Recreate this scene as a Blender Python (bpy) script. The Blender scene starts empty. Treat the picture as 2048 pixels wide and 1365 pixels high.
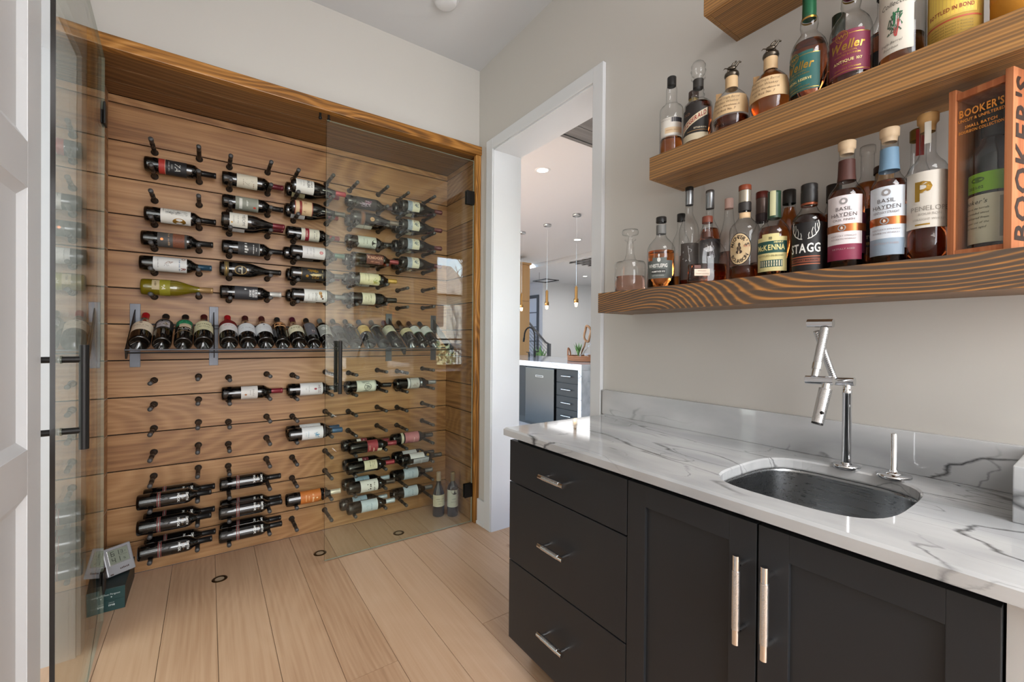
import bpy, bmesh, math, random
from mathutils import Vector, Matrix
random.seed(7)
PI = math.pi
SC = bpy.context.scene
COL = SC.collection

# ------------------------------------------------------------------ camera
F_PX, YAW, PITCH, ROLL = 864.63, 0.6121, -0.0058, 0.0078
cam_d = bpy.data.cameras.new('camera')
cam = bpy.data.objects.new('camera', cam_d)
COL.objects.link(cam)
cam_d.sensor_fit = 'HORIZONTAL'
cam_d.sensor_width = 36.0
cam_d.lens = 36.0 * F_PX / 2048.0
cam_d.clip_start = 0.02
cam_d.clip_end = 300
_f = Vector((math.sin(YAW), math.cos(YAW), 0))
_r = Vector((math.cos(YAW), -math.sin(YAW), 0))
_u = Vector((0, 0, 1))
_f2 = _f * math.cos(PITCH) + _u * math.sin(PITCH)
_u2 = _u * math.cos(PITCH) - _f * math.sin(PITCH)
_r3 = _r * math.cos(ROLL) + _u2 * math.sin(ROLL)
_u3 = _u2 * math.cos(ROLL) - _r * math.sin(ROLL)
cm = Matrix((_r3, _u3, -_f2)).transposed().to_4x4()
cm.translation = (-1.4787, -2.5061, 1.2286)
cam.matrix_world = cm
SC.camera = cam

# ------------------------------------------------------------------ world, lights, exposure
w = bpy.data.worlds.new('world')
SC.world = w
w.use_nodes = True
wn = w.node_tree.nodes
wl = w.node_tree.links
wn.clear()
wo = wn.new('ShaderNodeOutputWorld')
wb = wn.new('ShaderNodeBackground')
ws = wn.new('ShaderNodeTexSky')
ws.sky_type = 'NISHITA'
ws.sun_disc = False
ws.sun_elevation = math.radians(38)
ws.sun_rotation = math.radians(120)
wb.inputs['Strength'].default_value = 1.6
wl.new(ws.outputs[0], wb.inputs[0])
wl.new(wb.outputs[0], wo.inputs[0])

def area(name, loc, rot, sx, sy, power, col=(1, 1, 1), spread=None):
    d = bpy.data.lights.new(name, 'AREA')
    d.shape = 'RECTANGLE'
    d.size = sx
    d.size_y = sy
    d.energy = power
    d.color = col
    if spread:
        d.spread = spread
    o = bpy.data.objects.new(name, d)
    COL.objects.link(o)
    o.location = loc
    o.rotation_euler = rot
    return o

sd = bpy.data.lights.new('sun', 'SUN')
sd.energy = 45
sd.angle = 0.02
sd.color = (1, 0.98, 0.96)
so = bpy.data.objects.new('sun', sd)
COL.objects.link(so)
so.rotation_euler = (math.radians(48), 0, math.radians(200))
area('ceiling_fill_room', (-0.95, -3.9, 2.99), (0, 0, 0), 1.1, 1.2, 52, (1, 0.98, 0.97))  # added soft fill lamp, no such fixture known on this ceiling
area('fill_light_back', (-0.95, -4.95, 1.5), (PI / 2, 0, 0), 1.7, 2.2, 118, (0.96, 0.98, 1))  # added fill lamp from behind the camera, not a known window
area('daylight_side_room', (-3.3, -0.9, 1.4), (0, -PI / 2, 0), 2.2, 1.6, 50, (0.93, 0.97, 1))
area('kitchen_ceiling_light', (2.6, 1.6, 2.98), (0, 0, 0), 2.6, 3.2, 24, (0.96, 0.98, 1))
area('kitchen_fill', (12.3, 2.0, 1.5), (0, PI / 2, 0), 2.6, 6.0, 50, (0.9, 0.95, 1))  # added unseen fill that brightens the kitchen ceiling and walls
area('great_room_light', (7.4, 5.2, 2.9), (0, 0, 0), 3.0, 3.0, 80, (1, 0.99, 0.98))
vs = SC.view_settings
vs.view_transform = 'Standard'
vs.look = 'None'
vs.exposure = 0.0
vs.gamma = 1.0
vs.use_curve_mapping = False
SC.cycles.max_bounces = 10
SC.cycles.diffuse_bounces = 4
SC.cycles.glossy_bounces = 5
SC.cycles.transmission_bounces = 8
SC.cycles.transparent_max_bounces = 32
SC.cycles.sample_clamp_indirect = 6.0
SC.cycles.use_denoising = True

# ------------------------------------------------------------------ materials
MATS = {}

def srgb(h):
    if isinstance(h, str):
        h = h.lstrip('#')
        c = [int(h[i:i + 2], 16) / 255 for i in (0, 2, 4)]
        return tuple(x / 12.92 if x <= 0.04045 else ((x + 0.055) / 1.055) ** 2.4 for x in c)
    return h

def new_mat(name):
    m = bpy.data.materials.new(name)
    m.use_nodes = True
    nt = m.node_tree
    nt.nodes.clear()
    return m, nt.nodes, nt.links

def P(name, col, rough=0.5, metal=0.0, spec=0.5, coat=0.0, emit=None, es=0.0, trans=0.0, ior=1.45, aniso=0.0):
    key = name
    if key in MATS:
        return MATS[key]
    m, n, l = new_mat(name)
    o = n.new('ShaderNodeOutputMaterial')
    b = n.new('ShaderNodeBsdfPrincipled')
    c = srgb(col)
    b.inputs['Base Color'].default_value = (*c, 1)
    b.inputs['Roughness'].default_value = rough
    b.inputs['Metallic'].default_value = metal
    b.inputs['Specular IOR Level'].default_value = spec
    b.inputs['Coat Weight'].default_value = coat
    b.inputs['Coat Roughness'].default_value = 0.04
    b.inputs['Transmission Weight'].default_value = trans
    b.inputs['IOR'].default_value = ior
    b.inputs['Anisotropic'].default_value = aniso
    if emit:
        b.inputs['Emission Color'].default_value = (*srgb(emit), 1)
        b.inputs['Emission Strength'].default_value = es
    l.new(b.outputs[0], o.inputs[0])
    m.diffuse_color = (*c, 1)
    MATS[key] = m
    return m

def ink(h, rough=0.55, metal=0.0):
    return P('print_%s_%d%d' % (h, rough * 10, metal * 10), h, rough, metal)

def glassmat(name, tint, edge=None, rough=0.0, ior=1.5):
    """thin clear glass: straight-through transparency plus Fresnel mirror"""
    if name in MATS:
        return MATS[name]
    m, n, l = new_mat(name)
    o = n.new('ShaderNodeOutputMaterial')
    tr = n.new('ShaderNodeBsdfTransparent')
    gl = n.new('ShaderNodeBsdfGlossy')
    gl.inputs['Roughness'].default_value = rough
    mx = n.new('ShaderNodeMixShader')
    ge = n.new('ShaderNodeNewGeometry')
    ma = n.new('ShaderNodeMath')
    ma.operation = 'MULTIPLY_ADD'
    ma.inputs[1].default_value = 1 / ior - ior
    ma.inputs[2].default_value = ior
    l.new(ge.outputs['Backfacing'], ma.inputs[0])
    fr = n.new('ShaderNodeFresnel')
    l.new(ma.outputs[0], fr.inputs['IOR'])
    l.new(fr.outputs[0], mx.inputs[0])
    if edge:
        lw = n.new('ShaderNodeLayerWeight')
        lw.inputs[0].default_value = 0.5
        mc = n.new('ShaderNodeMix')
        mc.data_type = 'RGBA'
        mc.inputs[6].default_value = (*srgb(tint), 1)
        mc.inputs[7].default_value = (*srgb(edge), 1)
        pw = n.new('ShaderNodeMath')
        pw.operation = 'POWER'
        pw.inputs[1].default_value = 4.0
        l.new(lw.outputs['Facing'], pw.inputs[0])
        l.new(pw.outputs[0], mc.inputs[0])
        l.new(mc.outputs[2], tr.inputs[0])
    else:
        tr.inputs[0].default_value = (*srgb(tint), 1)
    l.new(tr.outputs[0], mx.inputs[1])
    l.new(gl.outputs[0], mx.inputs[2])
    l.new(mx.outputs[0], o.inputs[0])
    MATS[name] = m
    return m

def ramp(n, stops):
    r = n.new('ShaderNodeValToRGB')
    e = r.color_ramp.elements
    while len(e) < len(stops):
        e.new(0.5)
    for i, (p, c) in enumerate(stops):
        e[i].position = p
        e[i].color = (*srgb(c), 1)
    return r

def wood(name, stops, axis='X', ring=26.0, nscale=2.4, stretch=0.14, rough=0.45, vary=0.18, bump=0.1, fibre=0.35, spec=0.4, coat=0.0, amp=0.5, tone=0.4, fs=90.0, knots=0.0, powr=1.6, lin=0.0):
    """grain: contour lines of a noise field stretched along the grain, plus fine fibre, tone drift and knots"""
    m, n, l = new_mat(name)
    o = n.new('ShaderNodeOutputMaterial')
    b = n.new('ShaderNodeBsdfPrincipled')
    b.inputs['Roughness'].default_value = rough
    b.inputs['Specular IOR Level'].default_value = spec
    b.inputs['Coat Weight'].default_value = coat
    b.inputs['Coat Roughness'].default_value = 0.12
    def math_(op, i0, i1=None, i2=None):
        q = n.new('ShaderNodeMath')
        q.operation = op
        for k, v in enumerate((i0, i1, i2)):
            if v is None:
                continue
            if isinstance(v, (int, float)):
                q.inputs[k].default_value = v
            else:
                l.new(v, q.inputs[k])
        return q.outputs[0]
    tc = n.new('ShaderNodeTexCoord')
    oi = n.new('ShaderNodeObjectInfo')
    cx = n.new('ShaderNodeCombineXYZ')
    for k, f in enumerate((37.0, 61.0, 23.0)):
        l.new(math_('MULTIPLY', oi.outputs['Random'], f), cx.inputs[k])
    mp = n.new('ShaderNodeMapping')
    s = [1.0, 1.0, 1.0]
    s['XYZ'.index(axis)] = stretch
    mp.inputs['Scale'].default_value = s
    l.new(tc.outputs['Object'], mp.inputs['Vector'])
    va = n.new('ShaderNodeVectorMath')
    va.operation = 'ADD'
    l.new(mp.outputs[0], va.inputs[0])
    l.new(cx.outputs[0], va.inputs[1])
    n1 = n.new('ShaderNodeTexNoise')
    n1.inputs['Scale'].default_value = nscale
    n1.inputs['Detail'].default_value = 1.0
    n1.inputs['Roughness'].default_value = 0.4
    n1.inputs['Distortion'].default_value = 0.15
    l.new(va.outputs[0], n1.inputs['Vector'])
    mp2 = n.new('ShaderNodeMapping')
    s2 = [fs, fs, fs]
    s2['XYZ'.index(axis)] = 6.0
    mp2.inputs['Scale'].default_value = s2
    l.new(va.outputs[0], mp2.inputs['Vector'])
    n2 = n.new('ShaderNodeTexNoise')
    n2.inputs['Scale'].default_value = 1.0
    n2.inputs['Detail'].default_value = 4
    l.new(mp2.outputs[0], n2.inputs['Vector'])
    n3 = n.new('ShaderNodeTexNoise')
    n3.inputs['Scale'].default_value = 5.0
    n3.inputs['Detail'].default_value = 3
    l.new(va.outputs[0], n3.inputs['Vector'])
    # a little fibre wobble in the ring phase keeps the lines from looking drawn
    ph = math_('ADD', math_('MULTIPLY', n1.outputs['Fac'], ring * 6.283), math_('ADD', math_('MULTIPLY', n2.outputs['Fac'], 2.2), math_('MULTIPLY', n3.outputs['Fac'], 7.0)))
    if lin:
        sp = n.new('ShaderNodeSeparateXYZ')
        l.new(tc.outputs['Object'], sp.inputs[0])
        oth = [sp.outputs[k] for k in range(3) if k != 'XYZ'.index(axis)]
        ph = math_('ADD', ph, math_('MULTIPLY', math_('ADD', oth[0], oth[1]), lin * 6.283))
    rg = math_('POWER', math_('MULTIPLY_ADD', math_('SINE', ph), 0.5, 0.5), powr)
    v = math_('MULTIPLY_ADD', rg, amp, 0.5 - amp * 0.42)
    v = math_('ADD', v, math_('MULTIPLY_ADD', n2.outputs['Fac'], fibre, -0.5 * fibre))
    v = math_('ADD', v, math_('MULTIPLY_ADD', n3.outputs['Fac'], tone, -0.5 * tone))
    v = math_('ADD', v, math_('MULTIPLY_ADD', oi.outputs['Random'], vary, -0.5 * vary))
    if knots:
        vo = n.new('ShaderNodeTexVoronoi')
        vo.inputs['Scale'].default_value = knots
        mk_ = n.new('ShaderNodeMapping')
        s3 = [1.0, 1.0, 1.0]
        s3['XYZ'.index(axis)] = 0.6
        mk_.inputs['Scale'].default_value = s3
        vb = n.new('ShaderNodeVectorMath')
        vb.operation = 'ADD'
        l.new(tc.outputs['Object'], vb.inputs[0])
        l.new(cx.outputs[0], vb.inputs[1])
        l.new(vb.outputs[0], mk_.inputs[0])
        l.new(mk_.outputs[0], vo.inputs['Vector'])
        mr = n.new('ShaderNodeMapRange')
        mr.inputs['From Min'].default_value = 0.0
        mr.inputs['From Max'].default_value = 0.05
        mr.inputs['To Min'].default_value = -0.7
        mr.inputs['To Max'].default_value = 0.0
        l.new(vo.outputs['Distance'], mr.inputs[0])
        v = math_('ADD', v, mr.outputs[0])
    r = ramp(n, stops)
    l.new(v, r.inputs[0])
    l.new(r.outputs[0], b.inputs['Base Color'])
    if bump:
        bp = n.new('ShaderNodeBump')
        bp.inputs['Strength'].default_value = bump
        bp.inputs['Distance'].default_value = 0.002
        l.new(v, bp.inputs['Height'])
        l.new(bp.outputs[0], b.inputs['Normal'])
    l.new(b.outputs[0], o.inputs[0])
    MATS[name] = m
    return m

def marble(name, base='#c3c4c5', cloud='#a9abad', vein='#333436', rough=0.06, scale=1.0, rot=(0.15, 0.1, 0.42)):
    m, n, l = new_mat(name)
    o = n.new('ShaderNodeOutputMaterial')
    b = n.new('ShaderNodeBsdfPrincipled')
    b.inputs['Roughness'].default_value = rough
    b.inputs['Specular IOR Level'].default_value = 0.6
    tc = n.new('ShaderNodeTexCoord')
    mp = n.new('ShaderNodeMapping')
    mp.inputs['Rotation'].default_value = rot
    mp.inputs['Scale'].default_value = (3.0 * scale, 0.85 * scale, 2.2 * scale)
    l.new(tc.outputs['Object'], mp.inputs['Vector'])
    wn_ = n.new('ShaderNodeTexNoise')
    wn_.inputs['Scale'].default_value = 3.0
    wn_.inputs['Detail'].default_value = 8
    l.new(mp.outputs[0], wn_.inputs['Vector'])
    vm = n.new('ShaderNodeVectorMath')
    vm.operation = 'MULTIPLY_ADD'
    vm.inputs[1].default_value = (0.22, 0.22, 0.22)
    l.new(wn_.outputs['Color'], vm.inputs[0])
    l.new(mp.outputs[0], vm.inputs[2])

    def veins(sc, off, width, lo):
        nz = n.new('ShaderNodeTexNoise')
        nz.noise_dimensions = '4D'
        nz.inputs['W'].default_value = off
        nz.inputs['Scale'].default_value = sc
        nz.inputs['Detail'].default_value = 1.2
        l.new(vm.outputs[0], nz.inputs['Vector'])
        s = n.new('ShaderNodeMath')
        s.operation = 'SUBTRACT'
        s.inputs[1].default_value = 0.5
        l.new(nz.outputs['Fac'], s.inputs[0])
        ab = n.new('ShaderNodeMath')
        ab.operation = 'ABSOLUTE'
        l.new(s.outputs[0], ab.inputs[0])
        mr = n.new('ShaderNodeMapRange')
        mr.inputs['From Min'].default_value = 0.0
        mr.inputs['From Max'].default_value = width
        mr.inputs['To Min'].default_value = 1.0
        mr.inputs['To Max'].default_value = 0.0
        l.new(ab.outputs[0], mr.inputs[0])
        # break the veins up
        bk = n.new('ShaderNodeTexNoise')
        bk.inputs['Scale'].default_value = 2.2
        l.new(mp.outputs[0], bk.inputs['Vector'])
        br = n.new('ShaderNodeMapRange')
        br.inputs['From Min'].default_value = lo
        br.inputs['From Max'].default_value = lo + 0.16
        l.new(bk.outputs['Fac'], br.inputs[0])
        mu = n.new('ShaderNodeMath')
        mu.operation = 'MULTIPLY'
        l.new(mr.outputs[0], mu.inputs[0])
        l.new(br.outputs[0], mu.inputs[1])
        return mu
    cl = n.new('ShaderNodeTexNoise')
    cl.inputs['Scale'].default_value = 2.4
    cl.inputs['Detail'].default_value = 4
    l.new(vm.outputs[0], cl.inputs['Vector'])
    cr = ramp(n, [(0.36, cloud), (0.62, base)])
    l.new(cl.outputs['Fac'], cr.inputs[0])
    prev = cr.outputs[0]
    for sc, off, wd, lo, strength in ((1.6, 1.3, 0.008, 0.38, 0.95), (2.6, 7.1, 0.006, 0.4, 0.8), (3.6, 2.7, 0.006, 0.44, 0.5), (1.3, 4.4, 0.08, 0.36, 0.22)):
        v = veins(sc, off, wd, lo)
        st = n.new('ShaderNodeMath')
        st.operation = 'MULTIPLY'
        st.inputs[1].default_value = strength
        l.new(v.outputs[0], st.inputs[0])
        mx = n.new('ShaderNodeMix')
        mx.data_type = 'RGBA'
        mx.inputs[7].default_value = (*srgb(vein), 1)
        l.new(st.outputs[0], mx.inputs[0])
        l.new(prev, mx.inputs[6])
        prev = mx.outputs[2]
    l.new(prev, b.inputs['Base Color'])
    l.new(b.outputs[0], o.inputs[0])
    MATS[name] = m
    return m

def brushed(name, col, rough=0.3, axis='Z', metal=1.0):
    m, n, l = new_mat(name)
    o = n.new('ShaderNodeOutputMaterial')
    b = n.new('ShaderNodeBsdfPrincipled')
    b.inputs['Base Color'].default_value = (*srgb(col), 1)
    b.inputs['Metallic'].default_value = metal
    tc = n.new('ShaderNodeTexCoord')
    mp = n.new('ShaderNodeMapping')
    s = [260.0] * 3
    s['XYZ'.index(axis)] = 4.0
    mp.inputs['Scale'].default_value = s
    l.new(tc.outputs['Object'], mp.inputs[0])
    nz = n.new('ShaderNodeTexNoise')
    nz.inputs['Scale'].default_value = 1
    nz.inputs['Detail'].default_value = 2
    l.new(mp.outputs[0], nz.inputs[0])
    mr = n.new('ShaderNodeMapRange')
    mr.inputs['To Min'].default_value = rough - 0.08
    mr.inputs['To Max'].default_value = rough + 0.1
    l.new(nz.outputs['Fac'], mr.inputs[0])
    l.new(mr.outputs[0], b.inputs['Roughness'])
    l.new(b.outputs[0], o.inputs[0])
    MATS[name] = m
    return m

def knurl(name, col, scale=600.0, rough=0.25):
    m, n, l = new_mat(name)
    o = n.new('ShaderNodeOutputMaterial')
    b = n.new('ShaderNodeBsdfPrincipled')
    b.inputs['Base Color'].default_value = (*srgb(col), 1)
    b.inputs['Metallic'].default_value = 1
    b.inputs['Roughness'].default_value = rough
    tc = n.new('ShaderNodeTexCoord')
    ck = n.new('ShaderNodeTexVoronoi')
    ck.inputs['Scale'].default_value = scale
    l.new(tc.outputs['Object'], ck.inputs['Vector'])
    bp = n.new('ShaderNodeBump')
    bp.inputs['Strength'].default_value = 0.35
    bp.inputs['Distance'].default_value = 0.0006
    l.new(ck.outputs['Distance'], bp.inputs['Height'])
    l.new(bp.outputs[0], b.inputs['Normal'])
    l.new(b.outputs[0], o.inputs[0])
    MATS[name] = m
    return m

def ribbed(name, col):
    m, n, l = new_mat(name)
    o = n.new('ShaderNodeOutputMaterial')
    b = n.new('ShaderNodeBsdfPrincipled')
    b.inputs['Base Color'].default_value = (*srgb(col), 1)
    b.inputs['Metallic'].default_value = 1
    b.inputs['Roughness'].default_value = 0.12
    tc = n.new('ShaderNodeTexCoord')
    wv = n.new('ShaderNodeTexWave')
    wv.bands_direction = 'DIAGONAL'
    wv.inputs['Scale'].default_value = 140
    l.new(tc.outputs['Object'], wv.inputs['Vector'])
    bp = n.new('ShaderNodeBump')
    bp.inputs['Strength'].default_value = 0.5
    bp.inputs['Distance'].default_value = 0.001
    l.new(wv.outputs['Fac'], bp.inputs['Height'])
    l.new(bp.outputs[0], b.inputs['Normal'])
    l.new(b.outputs[0], o.inputs[0])
    MATS[name] = m
    return m

def plaster(name, col, rough=0.7):
    m, n, l = new_mat(name)
    o = n.new('ShaderNodeOutputMaterial')
    b = n.new('ShaderNodeBsdfPrincipled')
    b.inputs['Roughness'].default_value = rough
    b.inputs['Specular IOR Level'].default_value = 0.3
    b.inputs['Base Color'].default_value = (*srgb(col), 1)
    tc = n.new('ShaderNodeTexCoord')
    nz = n.new('ShaderNodeTexNoise')
    nz.inputs['Scale'].default_value = 160
    nz.inputs['Detail'].default_value = 3
    l.new(tc.outputs['Object'], nz.inputs[0])
    bp = n.new('ShaderNodeBump')
    bp.inputs['Strength'].default_value = 0.04
    bp.inputs['Distance'].default_value = 0.001
    l.new(nz.outputs['Fac'], bp.inputs['Height'])
    l.new(bp.outputs[0], b.inputs['Normal'])
    l.new(b.outputs[0], o.inputs[0])
    MATS[name] = m
    return m

M_WALL = plaster('wall_paint', '#bdb9b3', 0.5)
M_CEIL = plaster('ceiling_paint', '#c4c5c7', 0.8)
M_WHITE = P('white_trim_paint', '#cdced0', 0.35)
PINE = [(0.0, '#523620'), (0.3, '#885f3c'), (0.55, '#a0764d'), (0.8, '#af865c'), (1.0, '#be976e')]
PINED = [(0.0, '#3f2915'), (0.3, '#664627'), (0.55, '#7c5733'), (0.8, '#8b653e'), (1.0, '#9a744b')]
GOLD = [(0.0, '#4a2e12'), (0.3, '#7f5322'), (0.55, '#a06c30'), (0.8, '#b68143'), (1.0, '#c4955a')]
M_PLANK = wood('stained_pine_planks', PINE, 'X', ring=24, lin=22, nscale=2.4, stretch=0.3, rough=0.42, vary=0.3, fibre=0.75, amp=0.2, tone=0.6, knots=1.5)
M_PLANKY = wood('stained_pine_side_planks', PINE, 'Y', ring=24, lin=22, nscale=2.4, stretch=0.3, rough=0.42, vary=0.3, fibre=0.75, amp=0.2, tone=0.6)
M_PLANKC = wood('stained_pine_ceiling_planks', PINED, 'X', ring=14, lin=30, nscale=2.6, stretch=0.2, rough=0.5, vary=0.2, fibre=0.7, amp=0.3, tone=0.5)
M_FRAME = wood('stained_pine_frame', GOLD, 'X', ring=14, lin=40, nscale=5.0, stretch=0.3, rough=0.35, vary=0.1, fibre=1.2, amp=0.35, tone=1.1)
M_FRAMEZ = wood('stained_pine_frame_post', GOLD, 'Z', ring=14, lin=40, nscale=5.0, stretch=0.3, rough=0.35, vary=0.1, fibre=1.2, amp=0.35, tone=0.9)
M_SHELF = wood('charred_grain_shelf_wood', [(0.0, '#463c35'), (0.4, '#5b4a3c'), (0.58, '#7d5b3b'), (0.78, '#a8743f'), (1.0, '#c08a50')], 'Y', ring=32, lin=95, nscale=3.0, stretch=0.42, rough=0.42, vary=0.0, fibre=0.8, amp=0.5, tone=0.5, powr=2.2)
M_SHELF2 = wood('golden_grain_shelf_wood', [(0.0, '#564634'), (0.35, '#7a5b3a'), (0.55, '#966c3f'), (0.8, '#ab7e48'), (1.0, '#bb8f58')], 'Y', ring=10, lin=120, nscale=3.0, stretch=0.12, rough=0.42, vary=0.0, fibre=0.9, amp=0.35, tone=0.8)
M_OAK = wood('pale_oak_floor', [(0.0, '#866449'), (0.25, '#b38f71'), (0.5, '#c3a183'), (0.75, '#cbab8f'), (1.0, '#d3b79c')], 'Y', ring=18, lin=20, nscale=2.6, stretch=0.3, rough=0.38, vary=0.3, bump=0.02, fibre=0.6, amp=0.07, tone=0.4, knots=1.9)
M_OAK2 = wood('neutral_bounce_floor', [(0.0, '#8f8880'), (0.5, '#b5aea6'), (1.0, '#c9c3bb')], 'Y', ring=18, lin=20, nscale=2.6, stretch=0.3, rough=0.38, vary=0.3, bump=0.02, fibre=0.6, amp=0.13, tone=0.45)  # unseen kitchen boards greyed to keep the bounced light neutral
M_KWOOD = wood('honey_oak_cabinet', [(0.0, '#a07c52'), (0.5, '#b08b5f'), (1.0, '#b9966b')], 'Z', ring=4, nscale=4.0, stretch=0.1, rough=0.5, vary=0.1, bump=0.02, fibre=0.4, amp=0.2)
M_GREYWOOD = wood('grey_ceiling_planks', [(0.0, '#4e4d4c'), (0.5, '#686766'), (1.0, '#7c7b7a')], 'X', ring=7, nscale=4.0, stretch=0.1, rough=0.6, vary=0.2, fibre=0.5, amp=0.3)
M_CRATE = wood('red_cedar_crate', [(0.0, '#7d3f22'), (0.4, '#9c5a35'), (0.6, '#b06f47'), (1.0, '#c48a62')], 'Z', ring=6, nscale=9.0, stretch=0.15, rough=0.6, vary=0.2, fibre=0.7, amp=0.2, fs=160)
M_MARBLE = marble('white_quartzite')
M_MARBLE2 = marble('white_quartzite_island', rot=(0.1, 0.6, 0.3))
M_DARKSEAM = P('dark_seam_backing', '#1a120c', 0.8)
M_BLACKCAB = P('black_cabinet_paint', '#27292c', 0.4, spec=0.4)
M_BLACK = P('black_metal', '#211f1e', 0.42, metal=0.6)
M_PEG = P('dark_bronze_peg', '#3b342f', 0.45, metal=0.5)
M_PEGT = P('dark_peg_cap', '#4b4a4a', 0.5, metal=0.4)
M_STEELPL = brushed('blackened_steel', '#55565a', 0.42, 'Z')
M_CHROME = P('polished_chrome', '#dfe0e2', 0.05, metal=1)
M_KNURL = knurl('knurled_chrome', '#d3d9df')
M_TWIST = ribbed('ribbed_chrome', '#d6d7d9')
M_STEEL = brushed('brushed_stainless', '#97999b', 0.28, 'Y')
M_STEEL2 = brushed('brushed_dishwasher_steel', '#46484a', 0.3, 'X')
M_BRASS = P('aged_brass', '#a07c4c', 0.28, metal=1)
M_NICKEL = P('satin_nickel', '#b4b4b4', 0.25, metal=1)
M_PANE = glassmat('door_glass', '#fbfdf8')
M_GEDGE = P('glass_edge_reflection', '#1f1b18', 0.1, spec=0.6)  # dark reflection of the polished edge put into its colour
M_GEDGE2 = P('glass_edge_pale', '#a9b3a6', 0.1, spec=0.6)
M_BOTTLE = P('dark_wine_glass', '#0b0908', 0.06, spec=0.7, coat=0.4)
M_OLIVE = P('olive_gold_wine_glass', '#6e6110', 0.06, spec=0.6, coat=0.4)
M_CLEAR = glassmat('clear_bottle_glass', '#fefefe', '#989f9d')
M_CLEARP = glassmat('plain_window_glass', '#fafcfc')
M_AMBER = P('amber_whiskey', '#dd8440', 0.0, trans=1.0, ior=1.33)
M_DKAMBER = P('dark_whiskey', '#bd6434', 0.0, trans=1.0, ior=1.33)
M_PINK = P('pale_pink_spirit', '#e2b8a8', 0.0, trans=1.0, ior=1.33)

# ------------------------------------------------------------------ geometry helpers
def obj(name, me, parent=None, loc=None, mats=None):
    o = bpy.data.objects.new(name, me)
    COL.objects.link(o)
    if mats is not None:
        for m in (mats if isinstance(mats, (list, tuple)) else [mats]):
            me.materials.append(m)
    if parent is not None:
        o.parent = parent
    if loc is not None:
        o.location = loc
    return o

def empty(name, loc=(0, 0, 0), rotz=0.0):
    o = bpy.data.objects.new(name, None)
    COL.objects.link(o)
    o.location = loc
    o.rotation_euler = (0, 0, rotz)
    o.empty_display_size = 0.02
    return o

def tag(o, label=None, cat=None, group=None, kind=None):
    if label:
        o['label'] = label
    if cat:
        o['category'] = cat
    if group:
        o['group'] = group
    if kind:
        o['kind'] = kind
    return o

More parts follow.
